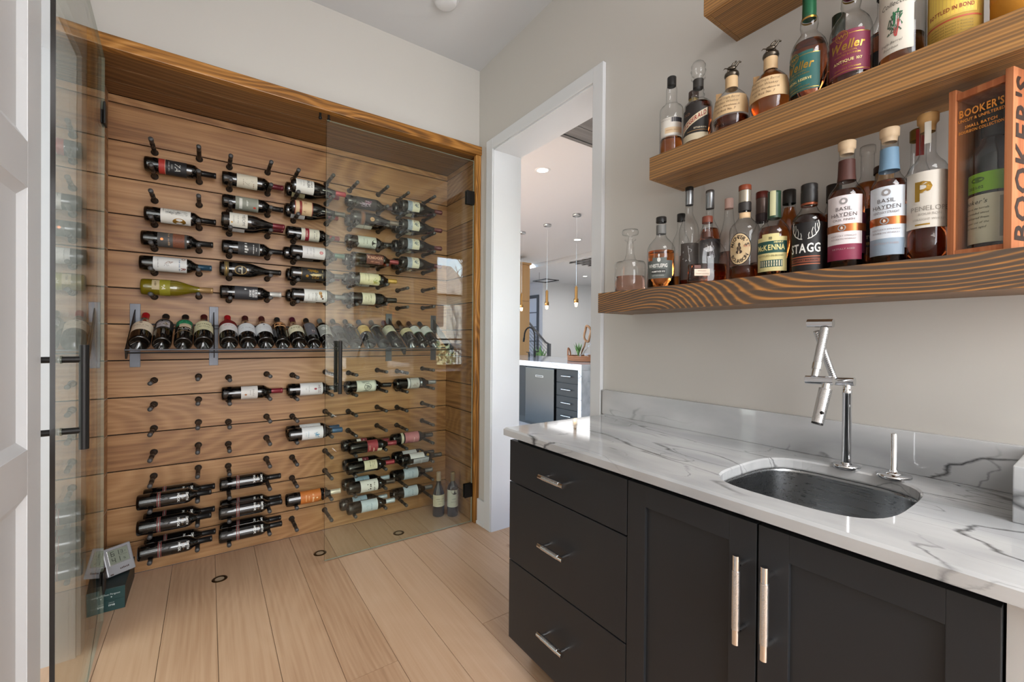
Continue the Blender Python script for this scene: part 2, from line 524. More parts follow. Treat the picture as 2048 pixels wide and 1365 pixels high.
class MB:
    """collects vertices and faces (with a material slot and smooth flag per face)"""
    def __init__(s):
        s.v, s.f, s.mi, s.sm = [], [], [], []

    def add(s, vs, fs, mi=0, smooth=False):
        k = len(s.v)
        s.v += [tuple(p) for p in vs]
        for f in fs:
            s.f.append(tuple(i + k for i in f))
            s.mi.append(mi)
            s.sm.append(smooth)
        return s

    def box(s, x0, x1, y0, y1, z0, z1, mi=0, b=0.0):
        if b <= 0:
            vs = [(x, y, z) for z in (z0, z1) for y in (y0, y1) for x in (x0, x1)]
            fs = [(0, 2, 3, 1), (4, 5, 7, 6), (0, 1, 5, 4), (2, 6, 7, 3), (0, 4, 6, 2), (1, 3, 7, 5)]
            return s.add(vs, fs, mi)
        bm = bmesh.new()
        bmesh.ops.create_cube(bm, size=1.0)
        for v in bm.verts:
            v.co = ((x0 + x1) / 2 + v.co.x * (x1 - x0), (y0 + y1) / 2 + v.co.y * (y1 - y0), (z0 + z1) / 2 + v.co.z * (z1 - z0))
        bmesh.ops.bevel(bm, geom=bm.edges[:], offset=b, segments=2, profile=0.6, affect='EDGES')
        bm.verts.ensure_lookup_table()
        vs = [tuple(v.co) for v in bm.verts]
        fs = [tuple(v.index for v in f.verts) for f in bm.faces]
        bm.free()
        return s.add(vs, fs, mi)

    def lathe(s, prof, n=24, mi=0, M=None, sx=1.0, sy=1.0, smooth=True, cap0=False, cap1=False):
        vs, fs = [], []
        for r, z in prof:
            for i in range(n):
                a = 2 * PI * i / n
                p = Vector((r * math.cos(a) * sx, r * math.sin(a) * sy, z))
                vs.append(tuple(M @ p) if M else tuple(p))
        for j in range(len(prof) - 1):
            for i in range(n):
                i2 = (i + 1) % n
                fs.append((j * n + i, j * n + i2, (j + 1) * n + i2, (j + 1) * n + i))
        s.add(vs, fs, mi, smooth)
        if cap0:
            s.add(vs[:n], [tuple(range(n - 1, -1, -1))], mi)
        if cap1:
            s.add(vs[-n:], [tuple(range(n))], mi)
        return s

    def cyl(s, a, b, r, n=14, mi=0, r2=None):
        a, b = Vector(a), Vector(b)
        d = b - a
        q = d.to_track_quat('Z', 'Y').to_matrix().to_4x4()
        q.translation = a
        return s.lathe([(r, 0), (r2 if r2 is not None else r, d.length)], n, mi, q, cap0=True, cap1=True)

    def tube(s, pts, r, n=10, mi=0):
        pts = [Vector(p) for p in pts]
        vs, fs = [], []
        up = Vector((0.13, 0.31, 0.94))
        for i, p in enumerate(pts):
            t = (pts[min(i + 1, len(pts) - 1)] - pts[max(i - 1, 0)]).normalized()
            x = up.cross(t)
            if x.length < 1e-3:
                x = Vector((1, 0, 0)).cross(t)
            x.normalize()
            y = t.cross(x)
            rr = r[i] if isinstance(r, (list, tuple)) else r
            for k in range(n):
                a = 2 * PI * k / n
                vs.append(tuple(p + x * (rr * math.cos(a)) + y * (rr * math.sin(a))))
        for i in range(len(pts) - 1):
            for k in range(n):
                k2 = (k + 1) % n
                fs.append((i * n + k, i * n + k2, (i + 1) * n + k2, (i + 1) * n + k))
        s.add(vs, fs, mi, True)
        s.add([vs[i] for i in range(n)], [tuple(range(n - 1, -1, -1))], mi)
        s.add([vs[(len(pts) - 1) * n + i] for i in range(n)], [tuple(range(n))], mi)
        return s

    def prism(s, poly, d, mi=0):
        """poly: list of 3-D points in a plane; d: extrusion vector"""
        d = Vector(d)
        n = len(poly)
        vs = [tuple(Vector(p)) for p in poly] + [tuple(Vector(p) + d) for p in poly]
        fs = [tuple(range(n - 1, -1, -1)), tuple(range(n, 2 * n))]
        for i in range(n):
            j = (i + 1) % n
            fs.append((i, j, n + j, n + i))
        return s.add(vs, fs, mi)

    def ball(s, c, r, n=12, mi=0, sz=1.0, sx=1.0, sy=1.0):
        m = max(5, n // 2 + 1)
        prof = [(max(1e-5, math.sin(PI * k / m)) * r, -math.cos(PI * k / m) * r * sz) for k in range(m + 1)]
        return s.lathe(prof, n, mi, Matrix.Translation(Vector(c)), sx, sy)

    def mesh(s, name, mats=None, fixn=False):
        me = bpy.data.meshes.new(name)
        me.from_pydata(s.v, [], s.f)
        me.polygons.foreach_set('material_index', s.mi)
        me.polygons.foreach_set('use_smooth', s.sm)
        if fixn:
            bm = bmesh.new()
            bm.from_mesh(me)
            bmesh.ops.recalc_face_normals(bm, faces=bm.faces)
            bm.to_mesh(me)
            bm.free()
        if mats is not None:
            for m in (mats if isinstance(mats, (list, tuple)) else [mats]):
                me.materials.append(m)
        me.update()
        return me

    def build(s, name, mats, parent=None, loc=None, fixn=True):
        return obj(name, s.mesh(name, mats, fixn), parent, loc)

def boxo(name, b, mat, parent=None, bev=0.0, centre=False):
    x0, x1, y0, y1, z0, z1 = b
    if centre:
        c = ((x0 + x1) / 2, (y0 + y1) / 2, (z0 + z1) / 2)
        return MB().box(x0 - c[0], x1 - c[0], y0 - c[1], y1 - c[1], z0 - c[2], z1 - c[2], 0, bev).build(name, mat, parent, c, fixn=False)
    return MB().box(x0, x1, y0, y1, z0, z1, 0, bev).build(name, mat, parent, fixn=False)

def copy_tree(o, parent=None):
    c = o.copy()
    COL.objects.link(c)
    if parent is not None:
        c.parent = parent
    for ch in [x for x in bpy.data.objects if x.parent == o]:
        copy_tree(ch, c)
    return c

# ------------------------------------------------------------------ lettering: glyph outlines of the built-in font, laid out by hand
CHARS = "ABCDEFGHIJKLMNOPQRSTUVWXYZabcdefghijklmnopqrstuvwxyz0123456789&'.,-%é°/+"
GLYPH = {}

def load_glyphs():
    tmp = []
    for st, off in (('r', 0.0), ('b', 0.022)):
        for ch in CHARS:
            cu = bpy.data.curves.new('glyph', 'FONT')
            cu.body = ch
            cu.size = 1.0
            cu.resolution_u = 2
            cu.offset = off
            o = bpy.data.objects.new('glyph', cu)
            COL.objects.link(o)
            tmp.append((st, ch, o, cu))
    dg = bpy.context.evaluated_depsgraph_get()
    for st, ch, o, cu in tmp:
        me = o.evaluated_get(dg).to_mesh()
        vs = [(v.co.x, v.co.y) for v in me.vertices]
        fs = [tuple(p.vertices) for p in me.polygons]
        GLYPH[st, ch] = (vs, fs, (max(v[0] for v in vs) if vs else 0.3))
        o.evaluated_get(dg).to_mesh_clear()
    for st, ch, o, cu in tmp:
        bpy.data.objects.remove(o)
        bpy.data.curves.remove(cu)

load_glyphs()

def text2d(s, size, style='r', track=0.06, xs=1.0, fit=None):
    """returns centred 2-D outline mesh of a line of text (baseline at 0)"""
    st = 'b' if 'b' in style else 'r'
    sh = 0.28 if 'i' in style else 0.0
    x = 0.0
    V, Fc = [], []
    for ch in s:
        if ch == ' ' or (st, ch) not in GLYPH:
            x += 0.3
            continue
        vs, fs, adv = GLYPH[st, ch]
        k = len(V)
        V += [(x + vx + sh * vy, vy) for vx, vy in vs]
        Fc += [tuple(i + k for i in f) for f in fs]
        x += adv + track
    wd = max(x - track, 1e-6)
    sc = size
    if fit and wd * size * xs > fit:
        xs = fit / (wd * size)
    return [((vx - wd / 2) * sc * xs, vy * sc) for vx, vy in V], Fc

# ------------------------------------------------------------------ room shell
H = 3.013
AX0, AX1, AYB = -1.893, -0.023, 0.425        # wine alcove
# floor and its oak planks
fl = boxo('floor', (-4.3, 12.5, -5.4, 11.0, -0.12, -0.019), P('floor_underlay', '#6b4e33', 0.8))
tag(fl, 'pale oak plank floor running under the glass doors', 'floor', kind='structure')
PW = 0.1868
k = -12
while True:
    x0 = -1.632 + PW * k
    if x0 > 2.3:
        break
    x1 = x0 + PW
    joint = -0.923 if (abs(x0 + 1.072) < 0.05 or abs(x0 + 0.509) < 0.05) else None
    ys = [AYB, joint if joint is not None else -2.25 - 0.9 * random.random(), -5.3]
    if x0 > 0.1:
        ys[0] = 5.2
        ys.insert(1, 1.2 + random.random())
    for a, b_ in zip(ys, ys[1:]):
        c = ((x0 + x1) / 2, (a + b_) / 2, -0.0095)
        g = 0.0009
        MB().box(-PW / 2 + g, PW / 2 - g, (b_ - a) / 2 + g, (a - b_) / 2 - g, -0.0095, 0.0095).build('plank', M_OAK if x0 < 0.45 else M_OAK2, fl, c, fixn=False)
    k += 1
MB().box(2.35, 12.4, -5.3, 11, -0.019, -0.001).build('far_boards', M_OAK2, fl, fixn=False)

ce = boxo('ceiling', (-2.2, 0.1, -5.3, 0.5, H, H + 0.1), M_CEIL)
tag(ce, 'flat pale grey painted ceiling over the wine room', 'ceiling', kind='structure')
wb_ = boxo('wall_back', (-2.1, 0.1, 0.0, 0.55, 2.455, H), M_WALL)
tag(wb_, 'plain greige wall above the wine alcove', 'wall', kind='structure')
DY0, DY1, DZ = -1.0714, -0.191, 2.428
wr = MB()
wr.box(0.0, 0.19, DY1, 0.55, 0, H)
wr.box(0.0, 0.19, DY0, DY1, DZ, H)
wr.box(0.0, 0.19, -5.3, DY0, 0, H)
tag(wr.build('wall_right', M_WALL, fixn=False), 'greige wall with the cased kitchen doorway and floating shelves', 'wall', kind='structure')
LX = -1.893
LO0, LO1, LOZ = -1.25, -0.2, 2.3
wlb = MB()
wlb.box(LX - 0.14, LX, LO1, 0.55, 0, H)
wlb.box(LX - 0.14, LX, LO0, LO1, LOZ, H)
wlb.box(LX - 0.14, LX, -5.3, LO0, 0, H)
tag(wlb.build('wall_left', M_WALL, fixn=False), 'greige side wall holding the white panelled door', 'wall', kind='structure')
tag(boxo('wall_front', (-2.1, 0.1, -5.3, -5.15, 0, H), plaster('dimmed_wall_paint', '#5d5b58', 0.6)), 'unseen wall facing the wine alcove, darkened to dim its mirror image', 'wall', kind='structure')  # gloom behind the camera put into the paint, weakens the door reflection
# side room seen through the opening beside the panelled door
sr = MB()
sr.box(-4.0, -3.9, -2.2, 0.5, 0, H)
sr.box(-4.0, LX - 0.14, 0.3, 0.4, 0, H)
sr.box(-4.0, LX - 0.14, -2.3, -2.2, 0, H)
sr.box(-4.0, LX - 0.14, -2.3, 0.4, H, H + 0.1)
tag(sr.build('wall_side_room', M_WHITE, fixn=False), 'white walls of the bright room beyond the side opening', 'wall', kind='structure')

# alcove: planked back, sides and soffit
SEAM = [2.44, 2.399, 2.212, 2.028, 1.843, 1.657, 1.471, 1.286, 1.101, 0.912, 0.725, 0.539, 0.352, 0.166, 0.0]
ab = boxo('wall_alcove_back', (AX0 - 0.1, AX1 + 0.02, AYB + 0.012, AYB + 0.1, 0, 2.5), M_DARKSEAM)
tag(ab, 'brown stained plank wall behind the wine pegs', 'wall', kind='structure')
al = boxo('wall_alcove_left', (AX0 - 0.05, AX0 - 0.012, -0.02, AYB + 0.02, 0, 2.5), M_DARKSEAM)
tag(al, 'brown stained plank side of the wine alcove next to the clock', 'wall', kind='structure')
ar_ = boxo('wall_alcove_right', (AX1 + 0.012, AX1 + 0.02, 0.0, AYB + 0.02, 0, 2.5), M_DARKSEAM)
tag(ar_, 'brown stained plank side of the wine alcove by the kitchen doorway', 'wall', kind='structure')
for z1, z0 in zip(SEAM, SEAM[1:]):
    g = 0.0028
    c = (z0 + z1) / 2
    h = (z1 - z0) / 2 - g
    MB().box(-0.935, 0.935, -0.0075, 0.0075, -h, h, 0, 0.0015).build('plank', M_PLANK, ab, ((AX0 + AX1) / 2, AYB + 0.0065, c), fixn=False)
    MB().box(-0.007, 0.007, -0.2125, 0.2125, -h, h, 0, 0.0015).build('plank', M_PLANKY, al, (AX0 - 0.006, AYB / 2, c), fixn=False)
    MB().box(-0.007, 0.007, -0.2125, 0.2125, -h, h, 0, 0.0015).build('plank', M_PLANKY, ar_, (AX1 + 0.006, AYB / 2, c), fixn=False)
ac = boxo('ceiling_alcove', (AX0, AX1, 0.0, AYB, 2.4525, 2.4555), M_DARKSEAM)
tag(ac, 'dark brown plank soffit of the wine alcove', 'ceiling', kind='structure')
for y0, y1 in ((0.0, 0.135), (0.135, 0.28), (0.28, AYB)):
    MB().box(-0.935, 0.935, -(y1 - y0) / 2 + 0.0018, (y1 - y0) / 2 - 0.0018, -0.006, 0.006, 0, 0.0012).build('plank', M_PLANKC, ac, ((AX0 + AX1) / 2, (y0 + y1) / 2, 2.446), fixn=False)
# timber frame round the alcove
t1 = MB().box(-0.9485, 0.9485, -0.024, 0.024, -0.0285, 0.0285, 0, 0.004).build('trim_1', M_FRAME, None, (-0.9445, -0.012, 2.4685), fixn=False)
tag(t1, 'golden brown timber head beam over the wine alcove', 'beam', kind='structure')
for nm, xa, xb in (('trim_2', -0.036, 0.0), ('trim_3', -1.893, -1.862)):
    t = MB().box(-(xb - xa) / 2, (xb - xa) / 2, -0.018, 0.018, -1.22, 1.22, 0, 0.006).build(nm, M_FRAMEZ, None, ((xa + xb) / 2, -0.012, 1.22), fixn=False)
    tag(t, 'golden brown timber post at the %s edge of the alcove' % ('kitchen side' if xb == 0 else 'clock side'), 'post', kind='structure')
# doorway casing and jambs
cs = MB()
cs.box(-0.02, 0.0, DY1 - 0.006, -0.1247, 0, 2.491, 0, 0.003)
cs.box(-0.02, 0.0, -1.1296, DY0 + 0.006, 0, 2.491, 0, 0.003)
cs.box(-0.02, 0.0, DY0 + 0.006, DY1 - 0.006, DZ - 0.004, 2.491, 0, 0.003)
cs.box(-0.012, 0.2, DY1 - 0.012, DY1, 0, DZ)
cs.box(-0.012, 0.2, DY0, DY0 + 0.012, 0, DZ)
cs.box(-0.012, 0.2, DY0 + 0.012, DY1 - 0.012, DZ - 0.012, DZ)
tag(cs.build('trim_4', M_WHITE, None, fixn=False), 'white casing and jambs of the kitchen doorway', 'door casing', kind='structure')
cl_ = MB()
cl_.box(LX - 0.16, LX + 0.004, LO1 - 0.02, LO1, 0, LOZ)
cl_.box(LX - 0.16, LX + 0.004, LO0, LO1 - 0.02, LOZ - 0.02, LOZ)
cl_.box(LX - 0.002, LX + 0.016, LO1 - 0.006, LO1 + 0.06, 0, LOZ + 0.06)
cl_.box(LX - 0.002, LX + 0.016, LO0, LO1 - 0.006, LOZ - 0.006, LOZ + 0.06)
tag(cl_.build('trim_5', M_WHITE, None, fixn=False), 'white jamb and casing of the side opening behind the open glass door', 'door casing', kind='structure')
bb = MB()
bb.box(-0.016, 0.0, -0.1247, -0.03, 0, 0.165, 0, 0.003)
bb.box(-0.022, 0.0, -0.1247, -0.03, 0, 0.02, 0, 0.003)
tag(bb.build('baseboard_right', M_WHITE, None, fixn=False), 'short white baseboard between the alcove and the doorway', 'baseboard', kind='structure')

# white panelled door folded back against the side wall, at the edge of the picture
pd = empty('door_1', (-1.82, -1.372, 0))
tag(pd, 'white three-panel door folded back along the side wall', 'door', kind='structure')
dm = MB()
for y0, y1 in ((0.323, 0.42), (-0.42, -0.323)):
    dm.box(-0.035, 0.0, y0, y1, 0.01, 2.4, 0, 0.0015)
for z0, z1 in ((0.01, 0.2), (0.858, 0.963), (1.567, 1.673), (2.295, 2.4)):
    dm.box(-0.035, 0.0, -0.323, 0.323, z0, z1, 0, 0.001)
dm.build('stiles_and_rails', M_WHITE, pd, fixn=False)
for z0, z1 in ((0.2, 0.858), (0.963, 1.567), (1.673, 2.295)):
    p = MB()
    b = 0.022
    y0, y1 = -0.323, 0.323
    vs = [(-0.001, y0, z0), (-0.001, y1, z0), (-0.001, y1, z1), (-0.001, y0, z1), (-0.013, y0 + b, z0 + b), (-0.013, y1 - b, z0 + b), (-0.013, y1 - b, z1 - b), (-0.013, y0 + b, z1 - b)]
    p.add(vs, [(0, 1, 5, 4), (1, 2, 6, 5), (2, 3, 7, 6), (3, 0, 4, 7), (4, 5, 6, 7)])
    p.add([(-0.03, y0, z0), (-0.03, y1, z0), (-0.03, y1, z1), (-0.03, y0, z1)], [(0, 1, 2, 3)])
    p.build('panel', M_WHITE, pd)

# smoke detector
sdm = empty('smoke_detector', (-0.463, -0.427, H))
tag(sdm, 'round white smoke detector on the ceiling', 'smoke detector')
MB().lathe([(0.0001, -0.03), (0.045, -0.03), (0.057, -0.024), (0.06, -0.008), (0.06, 0)], 32).build('housing', M_WHITE, sdm)
MB().lathe([(0.066, -0.006), (0.068, 0.0)], 32, cap0=True).build('base_ring', M_WHITE, sdm)
MB().cyl((-0.02, -0.035, -0.031), (-0.02, -0.035, -0.029), 0.004).build('indicator', P('dark_dot', '#5a5a5a', 0.5), sdm)

# three recessed pucks in the alcove floor
for x, y, w_ in ((-1.429, 0.121, 'nearest the clock box'), (-0.957, 0.118, 'in the middle of the alcove'), (-0.497, 0.115, 'under the closed glass door')):
    e = empty('floor_light', (x, y, 0.0))
    tag(e, 'small round bronze recessed light in the floor, ' + w_, 'floor light', 'recessed floor lights in the alcove')
    MB().lathe([(0.034, 0.0002), (0.033, 0.0022), (0.022, 0.0026), (0.02, 0.0012)], 28).build('bezel', P('bronze_bezel', '#4d3a24', 0.35, metal=0.9), e)
    MB().lathe([(0.0001, 0.0016), (0.02, 0.0016)], 24).build('lens', P('frosted_lens', '#a8937c', 0.3), e)

# ------------------------------------------------------------------ glass doors
def glass_leaf(name, wd, z0, z1, loc, rotz, label):
    d = empty(name, loc, rotz)
    tag(d, label, 'glass door', kind='structure')
    t = 0.005
    m = MB()
    vs = [(x, y, z) for z in (z0, z1) for y in (-t, t) for x in (0, wd)]
    m.add(vs, [(0, 1, 5, 4), (2, 6, 7, 3)], 0)
    m.add(vs, [(0, 2, 3, 1), (4, 5, 7, 6), (0, 4, 6, 2)], 2)
    m.add(vs, [(1, 3, 7, 5)], 1)
    m.build('pane', [M_PANE, M_GEDGE, M_GEDGE2], d)
    return d

def ladder_pull(d, x, zc, L, off, zs):
    m = MB()
    for s in (-1, 1):
        m2 = MB()
        m2.cyl((x, s * off, zc - L / 2), (x, s * off, zc + L / 2), 0.0105, 18)
        h = m2.build('handle', M_BLACK, d)
        for z in zs:
            MB().cyl((x, s * 0.008, z), (x, s * off, z), 0.0085, 14).build('standoff', M_BLACK, h)
            MB().cyl((x, s * 0.005, z), (x, s * 0.009, z), 0.0105, 14).build('gasket', glassmat('gasket_clear', '#d8e0dc'), h)

def hinge(d, x, z, side, plate=True):
    h = MB()
    for s in (-1, 1):
        h.box(min(x, x + side * 0.058), max(x, x + side * 0.058), s * 0.006 if s > 0 else -0.013, 0.013 if s > 0 else -0.006, z - 0.045, z + 0.045, 0, 0.002)
    ho = h.build('hinge', M_BLACK, d, fixn=False)
    m = MB()
    m.cyl((x - side * 0.004, 0, z - 0.03), (x - side * 0.004, 0, z + 0.03), 0.008, 12)
    if plate:
        m.box(min(x - side * 0.008, x - side * 0.02), max(x - side * 0.008, x - side * 0.02), -0.014, 0.014, z - 0.045, z + 0.045, 0, 0.001)
    m.build('knuckle', M_BLACK, ho)
    MB().box(x + side * 0.029 - 0.0015, x + side * 0.029 + 0.0015, -0.0145, -0.013, z - 0.018, z + 0.018).build('slot', P('hinge_slot', '#9b9b9b', 0.3, metal=1), ho)

gr = glass_leaf('door_2', 0.918, 0.008, 2.405, (-0.041, 0.0, 0), PI, 'closed frameless glass door with black pull beside the kitchen doorway')
ladder_pull(gr, 0.852, 1.064, 0.288, 0.05, (1.165, 0.965))
hinge(gr, 0.0, 2.155, 1)
hinge(gr, 0.0, 0.22, 1)
glf = glass_leaf('door_3', 0.945, 0.008, 2.405, (-1.847, -0.003, 0), math.radians(-87.2), 'open frameless glass door with black bar pull beside the white door')
ladder_pull(glf, 0.885, 1.0615, 0.282, 0.05, (1.163, 0.972))
hinge(glf, 0.0, 2.155, 1, False)
hinge(glf, 0.0, 0.19, 1, False)
for x, w_ in ((-0.988, 'clock side'), (-0.945, 'kitchen side')):
    st = MB()
    st.cyl((0, 0, 0), (0, 0, -0.022), 0.006, 12)
    st.lathe([(0.0001, -0.034), (0.007, -0.033), (0.009, -0.028), (0.009, -0.022), (0.0001, -0.022)], 14)
    tag(st.build('door_stop', M_BLACK, None, (x, 0.012, 2.44)), 'small black door stop under the head beam, ' + w_, 'door stop', 'glass door stops')

# ------------------------------------------------------------------ bottles
def cyl_patch(mb, R, z0, z1, a0, a1, mi=0, off=0.0004, n=None, prof=None):
    """a label patch on a lathe body of radius R (or prof(z)); angles in degrees from the front (-Y) towards +X"""
    n = n or max(4, int(abs(a1 - a0) / 8))
    nz = 1 if prof is None else 6
    vs, fs = [], []
    for j in range(nz + 1):
        z = z0 + (z1 - z0) * j / nz
        r = (prof(z) if prof else R) + off
        for i in range(n + 1):
            a = math.radians(a0 + (a1 - a0) * i / n)
            vs.append((r * math.sin(a), -r * math.cos(a), z))
    for j in range(nz):
        for i in range(n):
            k = j * (n + 1) + i
            fs.append((k, k + 1, k + n + 2, k + n + 1))
    mb.add(vs, fs, mi, True)

def cyl_blob(mb, R, zc, ac, ra, rz, mi=0, off=0.0008, n=20, a_from=0, a_to=360):
    vs = [(0, 0)]
    full = a_to - a_from >= 360
    m = n if full else n + 1
    for i in range(m):
        t = math.radians(a_from + (a_to - a_from) * i / n)
        vs.append((math.cos(t) * ra, math.sin(t) * rz))
    out = []
    for s, t in vs:
        a = math.radians(ac) + s / R
        out.append(((R + off) * math.sin(a), -(R + off) * math.cos(a), zc + t))
    fs = [(0, 1 + i, 1 + (i + 1) % m) for i in range(n)]
    mb.add(out, fs, mi, True)

def cyl_text(mb, R, s, zc, ac, size, mi=0, style='r', off=0.0009, fit=None):
    V, Fc = text2d(s, size, style, fit=fit)
    out = []
    for x, y in V:
        y -= size * 0.35
        if 'v' in style:      # runs along the bottle
            x, y = -y, x
        a = math.radians(ac) + x / R
        out.append(((R + off) * math.sin(a), -(R + off) * math.cos(a), zc + y))
    mb.add(out, Fc, mi)

def cyl_ring(mb, R, zc, ac, r0, r1, mi=0, off=0.0009, n=28):
    vs, fs = [], []
    for i in range(n):
        t = 2 * PI * i / n
        for r in (r0, r1):
            s, z = math.cos(t) * r, math.sin(t) * r
            a = math.radians(ac) + s / R
            vs.append(((R + off) * math.sin(a), -(R + off) * math.cos(a), zc + z))
    for i in range(n):
        j = (i + 1) % n
        fs.append((2 * i, 2 * i + 1, 2 * j + 1, 2 * j))
    mb.add(vs, fs, mi)

def squiggle(mb, R, zc, ac, w_, h_, mi, seed, off=0.0009, n=14, th=0.0008):
    """a loose drawn line, as on sketched labels"""
    rnd = random.Random(seed)
    pts = [(rnd.uniform(-w_, w_), rnd.uniform(-h_, h_)) for _ in range(n)]
    for (a, b), (c, d) in zip(pts, pts[1:]):
        L = math.hypot(c - a, d - b) or 1
        nx, ny = -(d - b) / L * th, (c - a) / L * th
        vs = []
        for s, t in ((a - nx, b - ny), (a + nx, b + ny), (c + nx, d + ny), (c - nx, d - ny)):
            an = math.radians(ac) + s / R
            vs.append(((R + off) * math.sin(an), -(R + off) * math.cos(an), zc + t))
        mb.add(vs, [(0, 1, 2, 3)], mi)

READABLE = {'7A', 'O', 'R', 'A', 'V', 'SL', 'I', 'H', 'MEIOMI', 'BALBA', 'KNOOK', 'DECOY', 'HESS', 'SMITH', 'HOOK', '&', '83828', '98389', '38383', 'i'}

def strokes(mb, R, s, zc, ac, size, mi, style, fit):
    """print too small to read: a row of uneven strokes"""
    rnd = random.Random(s)
    wd = len(s) * size * 0.62
    k = min(1.0, fit / wd) if fit else 1.0
    x = -wd * k / 2
    for ch in s:
        w_ = size * k * rnd.uniform(0.25, 0.5)
        h_ = size * rnd.uniform(0.35, 0.7)
        if ch != ' ':
            out = []
            for px, pz in ((x, 0), (x + w_, 0), (x + w_ * 1.2, h_), (x + w_ * 0.2, h_)):
                pz -= size * 0.35
                if 'v' in style:
                    px2, pz2 = -pz, px
                else:
                    px2, pz2 = px, pz
                a = math.radians(ac) + px2 / R
                out.append(((R + 0.001) * math.sin(a), -(R + 0.001) * math.cos(a), zc + pz2))
            mb.add(out, [(0, 1, 2, 3)], mi)
        x += size * 0.62 * k

class Print:
    """the flat print of one bottle: patches, discs and lettering with their own colours"""
    def __init__(s, R, small=False):
        s.R, s.mb, s.m, s.idx, s.small = R, MB(), [], {}, small

    def slot(s, c):
        m = c if not isinstance(c, str) else (P('gold_print', '#b08a3c', 0.3, metal=0.8) if c == 'gold' else P('copper_print', '#a8643c', 0.3, metal=0.8) if c == 'copper' else P('silver_print', '#b9bcc0', 0.25, metal=0.9) if c == 'silver' else ink(c))
        if m.name not in s.idx:
            s.idx[m.name] = len(s.m)
            s.m.append(m)
        return s.idx[m.name]

    def items(s, its, R=None):
        R = R or s.R
        for k, it in enumerate(its):
            t = it[0]
            if t == 'p':
                cyl_patch(s.mb, R, it[1], it[2], it[3], it[4], s.slot(it[5]), 0.0006 + 0.00004 * k)
            elif t == 't' and it[1] not in READABLE and s.small:
                strokes(s.mb, R, it[1], it[2], it[3], it[4], s.slot(it[5]), it[6] if len(it) > 6 else 'r', it[7] if len(it) > 7 else None)
            elif t == 't':
                cyl_text(s.mb, R, it[1], it[2], it[3], it[4], s.slot(it[5]), it[6] if len(it) > 6 else 'r', 0.001, it[7] if len(it) > 7 else None)
            elif t == 'd':
                cyl_blob(s.mb, R, it[1], it[2], it[3], it[4], s.slot(it[5]), 0.0007 + 0.00004 * k)
            elif t == 'o':
                cyl_ring(s.mb, R, it[1], it[2], it[3], it[4], s.slot(it[5]), 0.001)
            elif t == 's':
                squiggle(s.mb, R, it[1], it[2], it[3], it[4], s.slot(it[5]), it[6], n=it[7] if len(it) > 7 else 14, th=it[8] if len(it) > 8 else 0.0008)
        return s

    def build(s, name, parent):
        if s.mb.f:
            return s.mb.build(name, s.m, parent, fixn=False)

def wine_profiles(kind):
    if kind == 'bord':
        R = 0.0375
        body = [(0.0001, 0.026), (R * 0.45, 0.02), (R * 0.78, 0.002), (R * 0.88, 0.0), (R * 0.97, 0.004), (R, 0.012), (R, 0.188), (R * 0.97, 0.199), (R * 0.86, 0.21), (R * 0.66, 0.22), (R * 0.47, 0.23), (0.0148, 0.24), (0.0142, 0.25)]
        cap = [(0.0144, 0.232), (0.0149, 0.238), (0.0146, 0.288), (0.0157, 0.289), (0.0157, 0.296), (0.014, 0.3), (0.0001, 0.3)]
    elif kind == 'burg':
        R = 0.041
        body = [(0.0001, 0.026), (R * 0.45, 0.02), (R * 0.78, 0.002), (R * 0.88, 0.0), (R * 0.97, 0.004), (R, 0.012), (R, 0.13), (R * 0.97, 0.145), (R * 0.87, 0.163), (R * 0.72, 0.182), (R * 0.57, 0.2), (R * 0.45, 0.218), (0.0155, 0.236), (0.0145, 0.25)]
        cap = [(0.015, 0.236), (0.0153, 0.24), (0.0148, 0.288), (0.0158, 0.289), (0.0158, 0.296), (0.014, 0.3), (0.0001, 0.3)]
    return R, body, cap

WM = {}

def wine_mesh(kind, glass, capc):
    R, body, cap = wine_profiles(kind)
    kb = (kind, glass.name)
    if kb not in WM:
        WM[kb] = MB().lathe(body, 26).mesh('bottle_glass', glass, True)
    kc = (kind, capc, 'c')
    if kc not in WM:
        WM[kc] = MB().lathe(cap, 18).mesh('capsule', P('foil_' + capc, capc, 0.32, metal=0.25, spec=0.6), True)
    return R, WM[kb], WM[kc]

DESIGN = {}

def wine(label, group, M, kind, capc, design, glass=None, name='wine_bottle'):
    """design: (patches, print items); the patches form the paper label, the rest its printing"""
    glass = glass or M_BOTTLE
    R, gb, gc = wine_mesh(kind, glass, capc)
    o = empty(name)
    o.matrix_world = M
    tag(o, label, 'wine bottle', group)
    obj('bottle_glass', gb, o)
    obj('capsule', gc, o)
    key = (design, kind)
    if key not in DESIGN:
        pat, prt = LABELS[design]
        lm = None
        pr_ = Print(R)
        for k, it in enumerate(pat):
            cyl_patch(pr_.mb, R, it[0], it[1], it[2], it[3], pr_.slot(it[4]), 0.0003 + 0.00005 * k)
        if pr_.mb.f:
            lm = pr_.mb.mesh('label', pr_.m)
        p2 = Print(R, True).items(prt)
        DESIGN[key] = (lm, p2.mb.mesh('lettering', p2.m) if p2.mb.f else None)
    lm, tm = DESIGN[key]
    lo = obj('label', lm, o) if lm else None
    if tm:
        obj('lettering', tm, lo or o)
    return o

